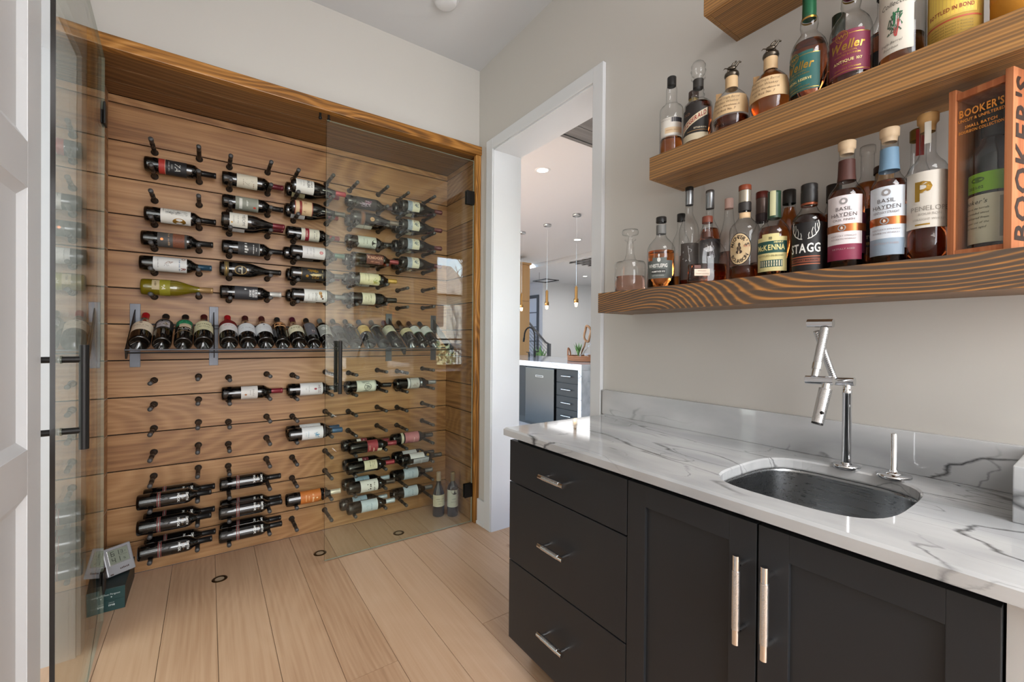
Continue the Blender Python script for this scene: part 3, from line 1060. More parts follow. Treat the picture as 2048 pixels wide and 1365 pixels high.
BK, WH, CR = '#161414', '#dcdcd8', '#d6cdb4'
LABELS = {
 'redband': ([(0.058, 0.085, -85, 85, '#a8332a'), (0.085, 0.172, -85, 85, '#232325')],
             [('t', '7A', 0.135, -5, 0.034, '#c9c9c4', 'i'), ('t', 'RESERVE WINE', 0.1, -5, 0.007, '#9b9b98'), ('t', 'ESTATE', 0.112, -5, 0.006, '#9b9b98'), ('p', 0.083, 0.0845, -85, 85, '#d6b9a0')]),
 'sketchgold': ([(0.066, 0.19, -88, 88, '#d9d7d0')],
             [('s', 0.115, -35, 0.016, 0.035, '#4a4a48', 3, 26, 0.0005), ('s', 0.15, -28, 0.012, 0.03, '#6a6a66', 5, 18, 0.0005), ('d', 0.142, 42, 0.019, 0.028, 'gold'), ('t', 'VINEYARD', 0.078, -50, 0.006, '#6a6a66')]),
 'copper': ([(0.066, 0.186, -88, 88, '#4b4947')],
             [('p', 0.128, 0.176, -70, 70, '#7b4a34'), ('s', 0.152, 0, 0.03, 0.02, '#3a2a22', 9, 26, 0.0006), ('t', 'RED BLEND', 0.113, 0, 0.013, '#b09070', 'b'), ('d', 0.084, 0, 0.006, 0.006, 'copper')]),
 'cvr': ([(0.055, 0.192, -88, 88, '#d5d5d3')],
             [('t', 'O', 0.178, -52, 0.024, '#8a5a34', 'b'), ('t', 'R', 0.178, 38, 0.026, '#7a3a30', 'b'), ('t', '2018 NAPA RED', 0.162, 8, 0.008, '#4d6a8c', 'b'), ('s', 0.12, -8, 0.008, 0.02, '#8a6a58', 12, 9, 0.0008), ('s', 0.11, 10, 0.012, 0.014, '#6a6a6a', 13, 9, 0.0004), ('t', 'WINE COMPANY', 0.075, 0, 0.006, '#888888')]),
 'olive': ([(0.045, 0.075, -60, 20, '#b8a883'), (0.075, 0.118, -88, 88, '#8a8420')],
             [('t', 'VIN', 0.06, -20, 0.014, '#6a5a3a', 'b'), ('t', 'A', 0.092, 5, 0.024, '#e6e2cf', 'i'), ('d', 0.094, -10, 0.006, 0.004, '#c9c3a4')]),
 'scribble': ([(0.068, 0.166, -88, 88, '#cdc6b4')],
             [('s', 0.125, 15, 0.02, 0.035, '#5a544a', 21, 6, 0.0006), ('t', 'RESERVE', 0.148, 40, 0.007, '#8a6a4a'), ('t', 'Sonoma', 0.1, 15, 0.009, '#8a7a6a', 'i'), ('p', 0.0665, 0.068, -88, 88, '#2a2a2a')]),
 'greygreen': ([(0.062, 0.172, -88, 88, '#8d8f82')],
             [('p', 0.08, 0.094, -40, 55, '#d5d5cc'), ('t', 'CUVEE', 0.118, 0, 0.011, '#d5d5cc'), ('d', 0.153, 30, 0.006, 0.007, '#b8452e'), ('p', 0.166, 0.168, -88, 88, '#b5b5a8')]),
 'meiomi': ([(0.036, 0.118, -80, 60, '#d4d1c6')],
             [('t', 'MEIOMI', 0.1, -5, 0.02, '#5a5854', 'r', 0.062), ('t', 'PINOT NOIR', 0.075, -5, 0.007, '#8a8780'), ('t', 'California', 0.055, -5, 0.006, '#8a8780', 'i'), ('d', 0.046, 20, 0.004, 0.004, 'gold')]),
 'ovaldark': ([(0.075, 0.18, -70, 70, '#3d3c3c')],
             [('d', 0.13, 0, 0.038, 0.045, '#2c2b2b'), ('t', 'Wine', 0.115, 0, 0.026, '#cfcfcb', 'i'), ('t', 'ZINFANDEL', 0.15, 5, 0.01, '#d8d8d4', 'b'), ('t', 'FINE', 0.163, 5, 0.008, '#bdbdb8'), ('p', 0.176, 0.179, -60, 60, '#8d8d88')]),
 'medal': ([(0.022, 0.042, -85, 85, '#6a5a38')],
             [('d', 0.098, 5, 0.026, 0.03, '#8d7444'), ('d', 0.098, 5, 0.0215, 0.025, '#1d1a16'), ('t', 'ESTATE', 0.104, 5, 0.011, '#cfc6a8', 'b'), ('t', 'RED', 0.09, 5, 0.011, '#cfc6a8', 'b'), ('p', 0.03, 0.0315, -85, 85, 'gold')]),
 'greycircles': ([(0.068, 0.178, -88, 88, '#3b3b3f')],
             [('t', '83828', 0.17, 0, 0.017, '#dedede', 'b'), ('t', '98389', 0.156, 0, 0.017, '#dedede', 'b'), ('t', '38383', 0.142, 0, 0.015, '#dedede', 'b'), ('d', 0.118, -35, 0.005, 0.005, '#dedede'), ('t', 'i', 0.122, -34, 0.016, '#dedede', 'b')]),
 'balba': ([(0.02, 0.115, -80, 80, '#d3d2cc')],
             [('t', 'BALBA', 0.086, -18, 0.022, '#33312e', 'b', 0.05), ('t', 'CASTELLO', 0.102, -18, 0.011, '#44423e', 'b', 0.045), ('t', 'PINOT NOIR', 0.06, -15, 0.006, '#77746e'), ('t', 'VINEYARDS', 0.045, -15, 0.005, '#77746e')]),
 'beigelow': ([(0.03, 0.1, -70, 85, '#c4b98f')], [('t', 'ESTATE', 0.07, 20, 0.01, '#5a5038')]),
 'redcream': ([(0.02, 0.112, -85, 85, '#c7ad88')],
             [('p', 0.018, 0.022, -85, 85, '#7a2a24'), ('p', 0.043, 0.056, -85, 85, '#7c2a28'), ('t', 'SL', 0.075, -35, 0.02, '#6a3a2a', 'i'), ('t', 'V', 0.07, 35, 0.022, '#6a3a2a', 'i'), ('p', 0.109, 0.113, -85, 85, '#7a2a24')]),
 'whitelow': ([(0.03, 0.105, -70, 85, '#cfd2d4')], [('t', 'PINOT', 0.07, 30, 0.01, '#6a7078')]),
 'redstripe': ([(0.078, 0.178, -88, 88, '#cfcbbb')],
             [('p', 0.1, 0.121, -88, 88, '#8c2330'), ('t', 'CABERNET', 0.108, 0, 0.008, '#d6c9b4'), ('t', 'Napa Valley', 0.15, 0, 0.008, '#77736a', 'i'), ('t', 'ESTATE', 0.162, 0, 0.006, '#77736a')]),
 'redseal': ([(0.06, 0.182, -88, 70, '#cfcdcc')],
             [('d', 0.16, 0, 0.009, 0.01, '#a8323a'), ('o', 0.16, 0, 0.003, 0.006, '#d8b8b8'), ('t', 'CHATEAU', 0.12, -5, 0.014, '#b0aeae'), ('t', 'GRAND CRU', 0.104, -5, 0.007, '#99979a'), ('t', 'Bordeaux', 0.085, -5, 0.007, '#99979a', 'i')]),
 'goldornate': ([(0.055, 0.178, -75, 75, '#252320')],
             [('s', 0.115, -25, 0.01, 0.03, 'gold', 31, 22, 0.0014), ('s', 0.13, 10, 0.008, 0.035, '#c9b98a', 33, 18, 0.0012), ('s', 0.13, 35, 0.01, 0.02, 'gold', 35, 18, 0.0012), ('d', 0.085, 25, 0.008, 0.008, 'gold'), ('t', 'NAPA VALLEY', 0.168, 0, 0.008, '#a89a70'), ('p', 0.055, 0.056, -75, 75, 'gold')]),
 'duck': ([(0.066, 0.188, -88, 80, '#d2d2ce')],
             [('t', 'DECOY', 0.13, 15, 0.017, '#4a4844', 'r', 0.05), ('d', 0.153, -20, 0.013, 0.009, '#a8804a'), ('d', 0.158, 8, 0.01, 0.006, '#8a6238'), ('d', 0.166, 30, 0.005, 0.006, '#4a3826'), ('t', 'SONOMA COUNTY', 0.112, 15, 0.006, '#8a8882'), ('t', 'CABERNET', 0.09, 15, 0.006, '#8a8882')]),
 'swirl': ([(0.055, 0.185, -88, 88, '#2c2629')],
             [('s', 0.13, -5, 0.012, 0.028, '#8a5a74', 41, 16, 0.0012), ('s', 0.12, 10, 0.02, 0.04, '#b8a8b8', 43, 10, 0.0012), ('s', 0.105, 30, 0.012, 0.03, '#a898ac', 45, 12, 0.001)]),
 'tancircle': ([(0.05, 0.075, -80, 80, '#6a4a38')],
             [('d', 0.118, 10, 0.013, 0.014, '#b08a60'), ('t', 'I', 0.118, 10, 0.016, '#3a2a1c', 'b'), ('p', 0.061, 0.063, -80, 80, 'copper')]),
 'plainlow': ([(0.06, 0.16, -70, 88, '#cfcec4')], [('t', 'RED WINE', 0.11, 40, 0.01, '#77756c')]),
 'roundbite': ([(0.068, 0.185, -88, 88, '#c8ccc4')],
             [('d', 0.182, 10, 0.026, 0.028, '#141311'), ('t', 'MALBEC', 0.125, 0, 0.008, '#7a7c74'), ('t', 'Argentina', 0.105, 0, 0.007, '#7a7c74', 'i'), ('s', 0.15, 45, 0.01, 0.01, '#8a8c84', 51, 10, 0.0004)]),
 'knook': ([(0.085, 0.19, -50, 55, '#6a4038')],
             [('t', 'KNOOK', 0.138, -12, 0.024, '#d8a890', 'bv'), ('t', 'red blend', 0.138, 28, 0.01, '#c08a74', 'v')]),
 'darklow': ([(0.06, 0.16, -70, 88, '#5a5248')], [('d', 0.06, 45, 0.008, 0.006, '#b8a878')]),
 'ragged': ([(0.06, 0.175, -80, 80, '#cfc9a8'), (0.056, 0.06, -60, 70, '#cfc9a8'), (0.175, 0.183, -40, 10, '#b9b88a'), (0.175, 0.18, 30, 75, '#c4c097')],
             [('s', 0.155, 25, 0.02, 0.022, '#8a9a58', 61, 20, 0.0016), ('s', 0.15, 40, 0.01, 0.02, '#b8a04a', 62, 14, 0.0012), ('t', 'Chardonnay', 0.11, -20, 0.01, '#8a8468', 'i'), ('t', 'ESTATE BOTTLED', 0.09, -20, 0.006, '#8a8468')]),
 'creamsmall': ([(0.072, 0.152, -80, 80, '#cfcab4')],
             [('t', 'Grand Vin', 0.125, 0, 0.01, '#7d7864', 'i'), ('t', 'PAUILLAC', 0.11, 0, 0.007, '#8d8874'), ('t', '2015', 0.092, 0, 0.007, '#8d8874')]),
 'tree': ([(0.04, 0.072, -70, 60, '#8d97a6'), (0.072, 0.122, -70, 60, '#ccc9b6')],
             [('s', 0.1, 0, 0.012, 0.014, '#4a5a6c', 71, 22, 0.0008), ('s', 0.056, -5, 0.03, 0.012, '#5a6678', 73, 24, 0.0006), ('p', 0.084, 0.096, -3, 3, '#5a5a58'), ('s', 0.085, -30, 0.008, 0.006, '#a8705a', 74, 8, 0.0006)]),
 'wavy': ([(0.09, 0.17, -75, 75, '#d3d0cc')],
             [('t', 'ALTOS', 0.15, -5, 0.014, '#b0aca6', 'r', 0.04), ('t', 'RIOJA', 0.135, -5, 0.008, '#a09c96'), ('d', 0.112, 10, 0.005, 0.006, '#a8704a')]),
 'hess': ([(0.066, 0.192, -88, 80, '#d4d3d3')],
             [('t', 'HESS', 0.172, -8, 0.022, '#6a2a38', 'r', 0.05), ('d', 0.15, -8, 0.006, 0.008, '#8c2a3a'), ('t', 'COLLECTION', 0.115, -8, 0.007, '#9a989a'), ('t', 'NAPA', 0.098, -8, 0.006, '#9a989a')]),
 'blackornate': ([(0.066, 0.188, -85, 85, '#cfd1c6')],
             [('o', 0.135, 0, 0.02, 0.023, '#33332f'), ('s', 0.135, 0, 0.016, 0.018, '#33332f', 81, 24, 0.0009), ('s', 0.12, -50, 0.01, 0.03, '#4a4a44', 82, 10, 0.0008), ('s', 0.12, 50, 0.01, 0.03, '#4a4a44', 83, 10, 0.0008), ('p', 0.182, 0.184, -85, 85, '#33332f')]),
 'blueband': ([(0.08, 0.096, -85, 85, '#d6d7d8'), (0.1, 0.165, -85, 85, '#b9b8b4')],
             [('s', 0.132, 0, 0.02, 0.022, '#8a7a6a', 91, 16, 0.0008), ('p', 0.172, 0.184, -85, 30, 'silver')]),
 'bluebird': ([(0.07, 0.185, -85, 80, '#d2d3d4')],
             [('s', 0.15, 20, 0.012, 0.016, '#4a86a8', 101, 14, 0.0012), ('s', 0.145, 0, 0.01, 0.02, '#6a9ab4', 102, 9, 0.0008), ('t', 'MERLOT', 0.105, 5, 0.01, '#9ab0bc'), ('t', 'Estate', 0.092, 5, 0.007, '#9ab0bc', 'i')]),
 'smith': ([(0.078, 0.081, -85, 85, '#8a4a48'), (0.084, 0.0855, -85, 85, '#b9b0a8'), (0.0885, 0.0915, -85, 85, '#8a4a48')],
             [('t', 'SMITH', 0.198, -5, 0.014, '#e2e2de', 'b'), ('o', 0.18, -5, 0.005, 0.0062, '#e2e2de'), ('t', '&', 0.18, -5, 0.009, '#e2e2de', 'b'), ('t', 'HOOK', 0.163, -5, 0.014, '#e2e2de', 'b'), ('p', 0.1795, 0.1805, -30, -18, '#b88a58'), ('p', 0.1795, 0.1805, 10, 22, '#b88a58')]),
 'orange': ([(0.072, 0.182, -88, 88, '#b3682c')],
             [('t', 'LA CROSTA', 0.14, 5, 0.014, '#e0c49a', 'b', 0.05), ('d', 0.16, 5, 0.004, 0.005, '#e0c49a'), ('t', 'ROSSO', 0.118, 0, 0.009, '#d8b07a'), ('t', 'TOSCANA', 0.102, 0, 0.009, '#d8b07a'), ('d', 0.18, 45, 0.012, 0.01, 'gold')]),
 'redlow': ([(0.105, 0.17, -88, 60, '#8e343c')],
             [('t', 'CABERNET', 0.118, 10, 0.007, '#d0b8a8'), ('p', 0.168, 0.196, 20, 62, '#cfc9b0'), ('t', 'LUNA', 0.145, 35, 0.014, '#d2c8b4', 'b')]),
 'backred': ([(0.085, 0.11, -70, -10, '#cfccc4'), (0.112, 0.15, -75, -10, '#7a2e38')], [('t', 'RED', 0.13, -40, 0.012, '#c9a8a8', 'b')]),
 'creamtall': ([(0.098, 0.178, -75, 25, '#c9c2a6'), (0.098, 0.175, 55, 88, '#c9b294')],
             [('t', 'ESTATE GROWN', 0.15, -30, 0.006, '#6a6452'), ('t', 'Cabernet', 0.135, -30, 0.009, '#6a6452', 'i'), ('t', 'VINEYARD', 0.16, -30, 0.006, '#6a6452')]),
 'splash': ([(0.072, 0.18, -85, 70, '#d4d3cf')],
             [('t', 'TIM', 0.135, 0, 0.02, '#3a3834', 'b'), ('d', 0.115, -25, 0.003, 0.004, '#33312e'), ('d', 0.12, 25, 0.003, 0.003, '#33312e'), ('t', 'red wine', 0.158, 5, 0.012, '#4a4844', 'i')]),
 'bluelabel': ([(0.075, 0.16, -85, 60, '#9db6c6')], [('t', 'COAST', 0.12, -20, 0.011, '#5a7488'), ('p', 0.07, 0.075, -85, 60, '#c4d3dc')]),
 'bluewhite': ([(0.078, 0.178, -85, 75, '#bac8d2')],
             [('t', 'OCEAN', 0.14, 0, 0.013, '#7a8ea0', 'r', 0.045), ('s', 0.115, 0, 0.03, 0.014, '#93a9b8', 111, 18, 0.0006), ('p', 0.176, 0.179, -85, 75, '#dfe6ea')]),
 'pinklabel': ([(0.058, 0.075, -80, 80, '#c9c4ae'), (0.084, 0.185, -85, 85, '#b8777c')],
             [('t', 'ROSSO', 0.15, 30, 0.016, '#e0b8b8', 'b'), ('o', 0.11, 35, 0.005, 0.007, '#5a2a2e'), ('t', 'VINO', 0.168, 0, 0.008, '#d8a8a8')]),
 'whitesilver': ([(0.06, 0.16, -85, -15, '#cfcfd0'), (0.08, 0.19, -8, 55, '#9fa3a8')],
             [('d', 0.185, -35, 0.009, 0.01, 'gold'), ('t', 'RESERVA', 0.14, 45, 0.012, '#d8dadc', 'b'), ('p', 0.062, 0.078, 40, 70, '#d0d4d4')]),
 # bottles on the tilted display shelf
 'domaine': ([(0.07, 0.15, -85, 85, '#d3c4ae')], [('t', 'Domaine de Lune', 0.115, 0, 0.01, '#6a5848', 'i', 0.06), ('d', 0.138, -5, 0.006, 0.005, '#5a4c40'), ('t', 'Bourgogne', 0.098, 0, 0.006, '#8a7868', 'i')]),
 'mosaic': ([(0.1, 0.19, -80, 80, '#242324')], [('p', 0.115, 0.165, -45, 40, '#a9a2a6'), ('s', 0.14, -5, 0.026, 0.022, '#4a4238', 121, 26, 0.001), ('s', 0.14, 15, 0.012, 0.02, '#8a7a58', 122, 18, 0.001), ('t', 'NAPA VALLEY', 0.174, 0, 0.009, '#b9b6ba', 'r', 0.05)]),
 'greenart': ([(0.135, 0.19, -60, 60, '#1f6a4a'), (0.115, 0.15, -30, 50, '#c4b098')], [('s', 0.165, 0, 0.026, 0.018, '#2f9a6a', 131, 18, 0.0014), ('t', 'RED WINE', 0.1, 5, 0.01, '#cfcfcf', 'b'), ('p', 0.072, 0.076, -70, 70, '#8a7058'), ('t', 'VALLEY', 0.088, 5, 0.008, '#bdbdbd', 'b')]),
 'ornatecream': ([(0.075, 0.15, -80, 80, '#cfcba8'), (0.15, 0.168, -55, 55, '#cfcba8')], [('t', 'Antinori', 0.135, 0, 0.012, '#55503a', 'i'), ('t', 'Chianti', 0.11, 0, 0.012, '#6a644a', 'i'), ('s', 0.085, 0, 0.04, 0.008, '#a8a480', 141, 20, 0.0005)]),
 'waxred': ([(0.075, 0.15, -85, 85, '#cfcccb'), (0.152, 0.185, -180, 180, '#6c1216')], [('t', 'Rouge', 0.13, 0, 0.012, '#c08a92', 'i'), ('t', 'PINOT NOIR', 0.105, 0, 0.007, '#a8a6a6')]),
 'whitea': ([(0.065, 0.155, -85, 85, '#cdd0d4')], [('t', 'LA CREMA', 0.105, 0, 0.012, '#8a8e94')]),
 'whiteb': ([(0.065, 0.155, -85, 85, '#ced0d2')], [('d', 0.14, -2, 0.005, 0.005, '#4a4a4e'), ('t', 'Vineyards', 0.118, 0, 0.009, '#9a9a9e', 'i'), ('t', 'SONOMA', 0.1, 0, 0.006, '#a4a4a8')]),
 'peach': ([], [('d', 0.165, 0, 0.03, 0.022, '#c48e60'), ('p', 0.146, 0.158, -48, 48, '#c89a70'), ('s', 0.168, 0, 0.018, 0.01, '#a05a34', 151, 14, 0.0008), ('t', 'RED', 0.152, 0, 0.008, '#8a5a34')]),
 'creamscript': ([(0.07, 0.145, -80, 80, '#d0cab0')], [('t', 'Opus', 0.12, -10, 0.02, '#8a8468', 'i'), ('d', 0.135, 25, 0.003, 0.003, '#33302a'), ('t', 'No 1', 0.095, -10, 0.012, '#a8a284', 'i')]),
 'greyh': ([(0.05, 0.19, -50, 50, '#5a5a60')], [('t', 'H', 0.095, 10, 0.024, '#c9b8b0', 'b'), ('t', 'HALL', 0.075, 10, 0.007, '#a8604a'), ('s', 0.15, 0, 0.02, 0.025, '#77777d', 161, 18, 0.0006)]),
 'greyoval': ([(0.058, 0.168, -65, 65, '#8d8f8c')], [('d', 0.125, -10, 0.014, 0.016, '#c9cac8'), ('p', 0.057, 0.061, -65, 65, '#d0d2d0'), ('p', 0.165, 0.169, -65, 65, '#d0d2d0'), ('s', 0.1, 15, 0.02, 0.02, '#6a6c6a', 171, 18, 0.0006)]),
 'copperline': ([(0.17, 0.176, -45, 45, '#a06a50'), (0.08, 0.165, -50, 50, '#3f3d3f')], [('t', 'RESERVE', 0.13, 0, 0.009, '#77757a')]),
 'whitescript': ([], [('t', 'SEVEN', 0.185, 0, 0.012, '#d0d0d0', 'b'), ('t', 'Wine', 0.168, 0, 0.012, '#d0d0d0', 'i'), ('t', 'AND SONS', 0.155, 0, 0.009, '#c9c9c9')]),
 'yellow': ([(0.1, 0.18, -75, 75, '#cfae66')], [('o', 0.14, 0, 0.016, 0.017, '#b08c4a'), ('t', 'PRESTIGE', 0.14, 0, 0.009, '#a07c40'), ('t', 'Bordeaux', 0.115, 0, 0.008, '#a07c40', 'i')]),
 'greyband': ([(0.168, 0.18, -70, 70, '#9d9c94')], [('t', 'CLOS DU VAL', 0.174, 0, 0.007, '#55544e')]),
 'creamgreen': ([(0.105, 0.185, -85, 85, '#cbc9b2'), (0.12, 0.18, 60, 88, '#8d9a72')], [('t', 'Chateau', 0.155, -5, 0.011, '#6a6a55', 'i'), ('t', 'MEDOC', 0.135, -5, 0.007, '#8a8a74'), ('p', 0.168, 0.171, -40, 30, '#5d5d4b')]),
 'curvecream': ([(0.09, 0.14, -88, 88, '#c6bd98')], [('t', 'Grands Vins', 0.115, 0, 0.008, '#8a8262', 'i')]),
 'whitegreen': ([(0.105, 0.185, -80, 80, '#cdd2d2'), (0.098, 0.105, -80, 80, '#5f7f6c')], [('d', 0.165, 0, 0.008, 0.005, '#7f8c9c'), ('t', 'Reserve', 0.145, 0, 0.008, '#9aa4a8', 'i'), ('t', 'VINEYARD', 0.13, 0, 0.006, '#a4aeb2')]),
}

# wine pegs: two per bottle place, fifteen rows, five columns
PEGA = [-1.711, -1.385, -1.059, -0.729, -0.402]
ROWZ = [2.185, 2.060, 1.934, 1.808, 1.683, 1.557, 1.432, 0.995, 0.869, 0.744, 0.618, 0.493, 0.367, 0.242, 0.116]
ORD = ['first', 'second', 'third', 'fourth', 'fifth', 'sixth', 'seventh', 'eighth', 'ninth', 'tenth', 'eleventh', 'twelfth', 'thirteenth', 'fourteenth', 'fifteenth']
PL = 0.2
def mk_peg(kind):
    TY = Matrix.Rotation(PI / 2, 4, 'X')     # local z -> -y
    fl_ = MB().lathe([(0.0001, 0.0), (0.0165, 0.0), (0.0165, 0.007), (0.014, 0.013), (0.0105, 0.015)], 14, 0, TY).mesh('flange', M_PEG, True)
    if kind == 0:
        pr_ = [(0.01, 0.01), (0.01, 0.07), (0.0065, 0.073), (0.0065, 0.085), (0.0105, 0.088), (0.0105, 0.128), (0.0065, 0.131), (0.0065, 0.152), (0.0098, 0.155), (0.0098, PL - 0.022)]
    else:
        pr_ = [(0.01, 0.01), (0.01, 0.14), (0.0088, 0.142), (0.0088, 0.148), (0.01, 0.15), (0.01, PL - 0.022)]
    sh = MB().lathe(pr_, 12, 0, TY).mesh('shaft', M_PEG, True)
    cp = MB().lathe([(0.0098, PL - 0.022), (0.0106, PL - 0.02), (0.0106, PL - 0.002), (0.0095, PL), (0.0001, PL)], 12, 0, TY).mesh('rubber_cap', M_PEGT, True)
    return fl_, sh, cp
PEGM = [mk_peg(0), mk_peg(1)]
for r, z in enumerate(ROWZ):
    for c, xa in enumerate(PEGA):
        for k in (0, 1):
            e = empty('wine_peg', (xa + 0.1885 * k, AYB - 0.0005, z + 0.012 * k))
            rw = ('%s row from the top' % ORD[r]) if r < 7 else ('%s row under the display shelf' % ORD[r - 7])
            tag(e, 'bronze wine peg, %s, %s from the clock side' % (rw, ORD[2 * c + k]), 'wine peg', 'bronze wine pegs on the plank wall')
            for nm, me in zip(('flange', 'shaft', 'rubber_cap'), PEGM[k]):
                obj(nm, me, e)

def lying(row, col, depth, roll=0.0, dx=0.0, dz=0.0, kind='bord', tilt=0.0):
    R = 0.0375 if kind == 'bord' else 0.041
    y = 0.362 if depth == 0 else 0.27
    z = ROWZ[row] + 0.0105 + R - 0.0062 + dz
    x = PEGA[col] - 0.036 + dx
    return Matrix.Translation((x, y, z)) @ Matrix.Rotation(PI / 2 + tilt, 4, 'Y') @ Matrix.Rotation(math.radians(roll), 4, 'Z')

G1 = 'wine bottles lying on the wall pegs'
def rowname(r):
    return 'row %s from the top' % ORD[r].replace('first', 'one') if False else ('%s peg row' % ORD[r])
BOT = [
 # row, col, depth, kind, cap, design, roll, dx, label
 (1, 0, 0, 'bord', '#171516', 'redband', 10, 0, 'dark wine bottle with red band and black script label, topmost by the clock side'),
 (3, 0, 0, 'bord', '#1a1818', 'sketchgold', 6, 0, 'wine bottle with sketched face label and gold oval'),
 (4, 0, 0, 'bord', '#242120', 'copper', 4, -0.012, 'wine bottle with charcoal and copper label below the sketched face label'),
 (5, 0, 0, 'bord', '#2b4a5e', 'cvr', 0, -0.018, 'wine bottle with big letters O and R on white label and blue capsule'),
 (6, 0, 0, 'burg', '#a8875a', 'olive', 0, -0.012, 'olive green white-wine bottle with tan capsule above the display shelf'),
 (1, 1, 0, 'bord', '#5e1a24', 'scribble', 8, 0, 'wine bottle with cream scribble label and burgundy capsule'),
 (2, 1, 0, 'bord', '#211f1f', 'greygreen', 6, 0, 'wine bottle with grey-green label and small red emblem'),
 (3, 1, 0, 'burg', '#5a1a22', 'whitelow', 70, 0.0, 'wine bottle hidden behind the pinot noir bottle with white square label'),
 (3, 1, 1, 'burg', '#6a2028', 'meiomi', 4, -0.004, 'slope-shouldered pinot noir bottle with square off-white label and red capsule'),
 (4, 1, 0, 'bord', '#191718', 'ovaldark', 5, 0.0, 'black wine bottle with dark oval zinfandel label'),
 (5, 1, 0, 'burg', '#201d1a', 'medal', 5, -0.01, 'slope-shouldered bottle with round gold and black medallion'),
 (6, 1, 0, 'bord', '#c9c6c0', 'greycircles', 4, -0.008, 'wine bottle with charcoal label of white loops and white capsule'),
 (1, 2, 0, 'burg', '#7d2630', 'beigelow', 40, -0.014, 'rear bottle of the top burgundy pair with low beige label'),
 (1, 2, 1, 'burg', '#9c2c34', 'balba', 0, 0.004, 'front bottle of the top burgundy pair with big white label and red capsule'),
 (2, 2, 0, 'burg', '#8c2a30', 'whitelow', 45, -0.018, 'rear bottle of the second burgundy pair with pale label and red capsule'),
 (2, 2, 1, 'burg', '#5c5a56', 'redcream', 0, 0.0, 'front burgundy bottle with tan and red banded label and grey capsule'),
 (3, 2, 0, 'bord', '#7a2830', 'redstripe', 4, -0.01, 'wine bottle with cream label crossed by a red stripe'),
 (4, 2, 0, 'bord', '#2a2a2c', 'darklow', 20, -0.025, 'rear bottle behind the one with the red wax seal label'),
 (4, 2, 1, 'bord', '#4d6a60', 'redseal', 0, 0.0, 'wine bottle with white label, round red seal and pale green capsule'),
 (5, 2, 0, 'bord', '#6a2530', 'darklow', 30, -0.008, 'rear bottle behind the one with ornate gold print'),
 (5, 2, 1, 'bord', '#3d3a36', 'goldornate', 0, 0.0, 'wine bottle with ornate gold print on a dark label'),
 (6, 2, 0, 'bord', '#5d2a30', 'plainlow', 20, -0.008, 'rear bottle behind the one with a duck label'),
 (6, 2, 1, 'bord', '#6b6d6e', 'duck', 0, 0.004, 'wine bottle with a brown duck on a white label'),
 (1, 3, 0, 'bord', '#3a1a1e', 'swirl', 4, 0.0, 'dark purple wine bottle with a pale swirl label behind glass'),
 (2, 3, 0, 'bord', '#2a2826', 'plainlow', 35, -0.002, 'rear bottle with low white label behind the tan disc bottle'),
 (2, 3, 1, 'burg', '#6a6058', 'tancircle', 0, 0.01, 'brown wine bottle with a small tan disc label'),
 (3, 3, 0, 'bord', '#22211f', 'roundbite', 4, 0.0, 'wine bottle whose pale label has a round black cut-out'),
 (4, 3, 0, 'bord', '#8a3038', 'darklow', 30, -0.014, 'rear bottle behind the one with lengthwise red lettering'),
 (4, 3, 1, 'bord', '#8a3a40', 'knook', 0, 0.01, 'wine bottle with brick red label lettered lengthwise'),
 (5, 3, 0, 'bord', '#6a5a30', 'plainlow', 30, -0.016, 'rear bottle behind the ragged cream label'),
 (5, 3, 1, 'bord', '#b08c3e', 'ragged', 0, 0.0, 'wine bottle with ragged cream and green label and gold capsule'),
 (6, 3, 0, 'bord', '#24201f', 'darklow', 30, -0.016, 'rear bottle behind the small cream label, just above the display shelf'),
 (6, 3, 1, 'bord', '#26231f', 'creamsmall', 0, 0.0, 'wine bottle with small cream label and dark capsule, just above the display shelf'),
]
TOPN = ['top', 'second', 'third', 'lowest']
for i, r in enumerate((1, 2, 3, 4)):
    BOT.append((r, 4, 0, 'burg', '#4a1a20', 'tree', 20, -0.02, 'rear bottle of the %s pair of tree-label burgundies by the alcove side' % TOPN[i]))
    BOT.append((r, 4, 1, 'burg', '#561c22', 'tree', -6, -0.004, 'front bottle of the %s pair of tree-label burgundies by the alcove side' % TOPN[i]))
BOT += [
 (8, 1, 0, 'bord', '#7c2430', 'wavy', 4, 0.002, 'single bottle with white label and red capsule below the display shelf'),
 (8, 2, 0, 'bord', '#5c5a58', 'hess', 4, 0.0, 'wine bottle with large white label and small maroon emblem beside the pull handle'),
 (8, 3, 0, 'bord', '#1c1b1b', 'blackornate', 4, 0.0, 'wine bottle with black scrollwork drawing on a pale label'),
 (8, 4, 0, 'bord', '#77797c', 'blueband', 4, 0.0, 'wine bottle with white neck-side band and grey capsule, lone by the alcove side'),
 (10, 2, 0, 'bord', '#23486a', 'bluebird', -30, -0.004, 'rear bottle of the blue bird label pair with blue capsule'),
 (10, 2, 1, 'bord', '#2a5276', 'bluebird', 0, -0.008, 'front bottle of the blue bird label pair with blue capsule'),
]
for i, r in enumerate((12, 13, 14)):
    for d in (0, 1):
        BOT.append((r, 0, d, 'bord', '#1b1a1b', 'smith', -4 if d else -10, (-0.016 if d else 0.0) + (0.004 if r == 14 else 0), '%s glossy black screen-printed bottle of the %s pair nearest the clock' % ('front' if d else 'rear', ('upper', 'middle', 'bottom')[i])))
BOT.append((12, 1, 0, 'bord', '#1b1a1b', 'smith', -18, -0.006, 'single glossy black screen-printed bottle above the two pairs'))
for i, r in enumerate((13, 14)):
    for d in (0, 1):
        BOT.append((r, 1, d, 'bord', '#1b1a1b', 'smith', -12 if d else -20, -0.01 if d else -0.004, '%s glossy black screen-printed bottle of the %s pair beside the lone floor peg' % ('front' if d else 'rear', ('upper', 'lower')[i])))
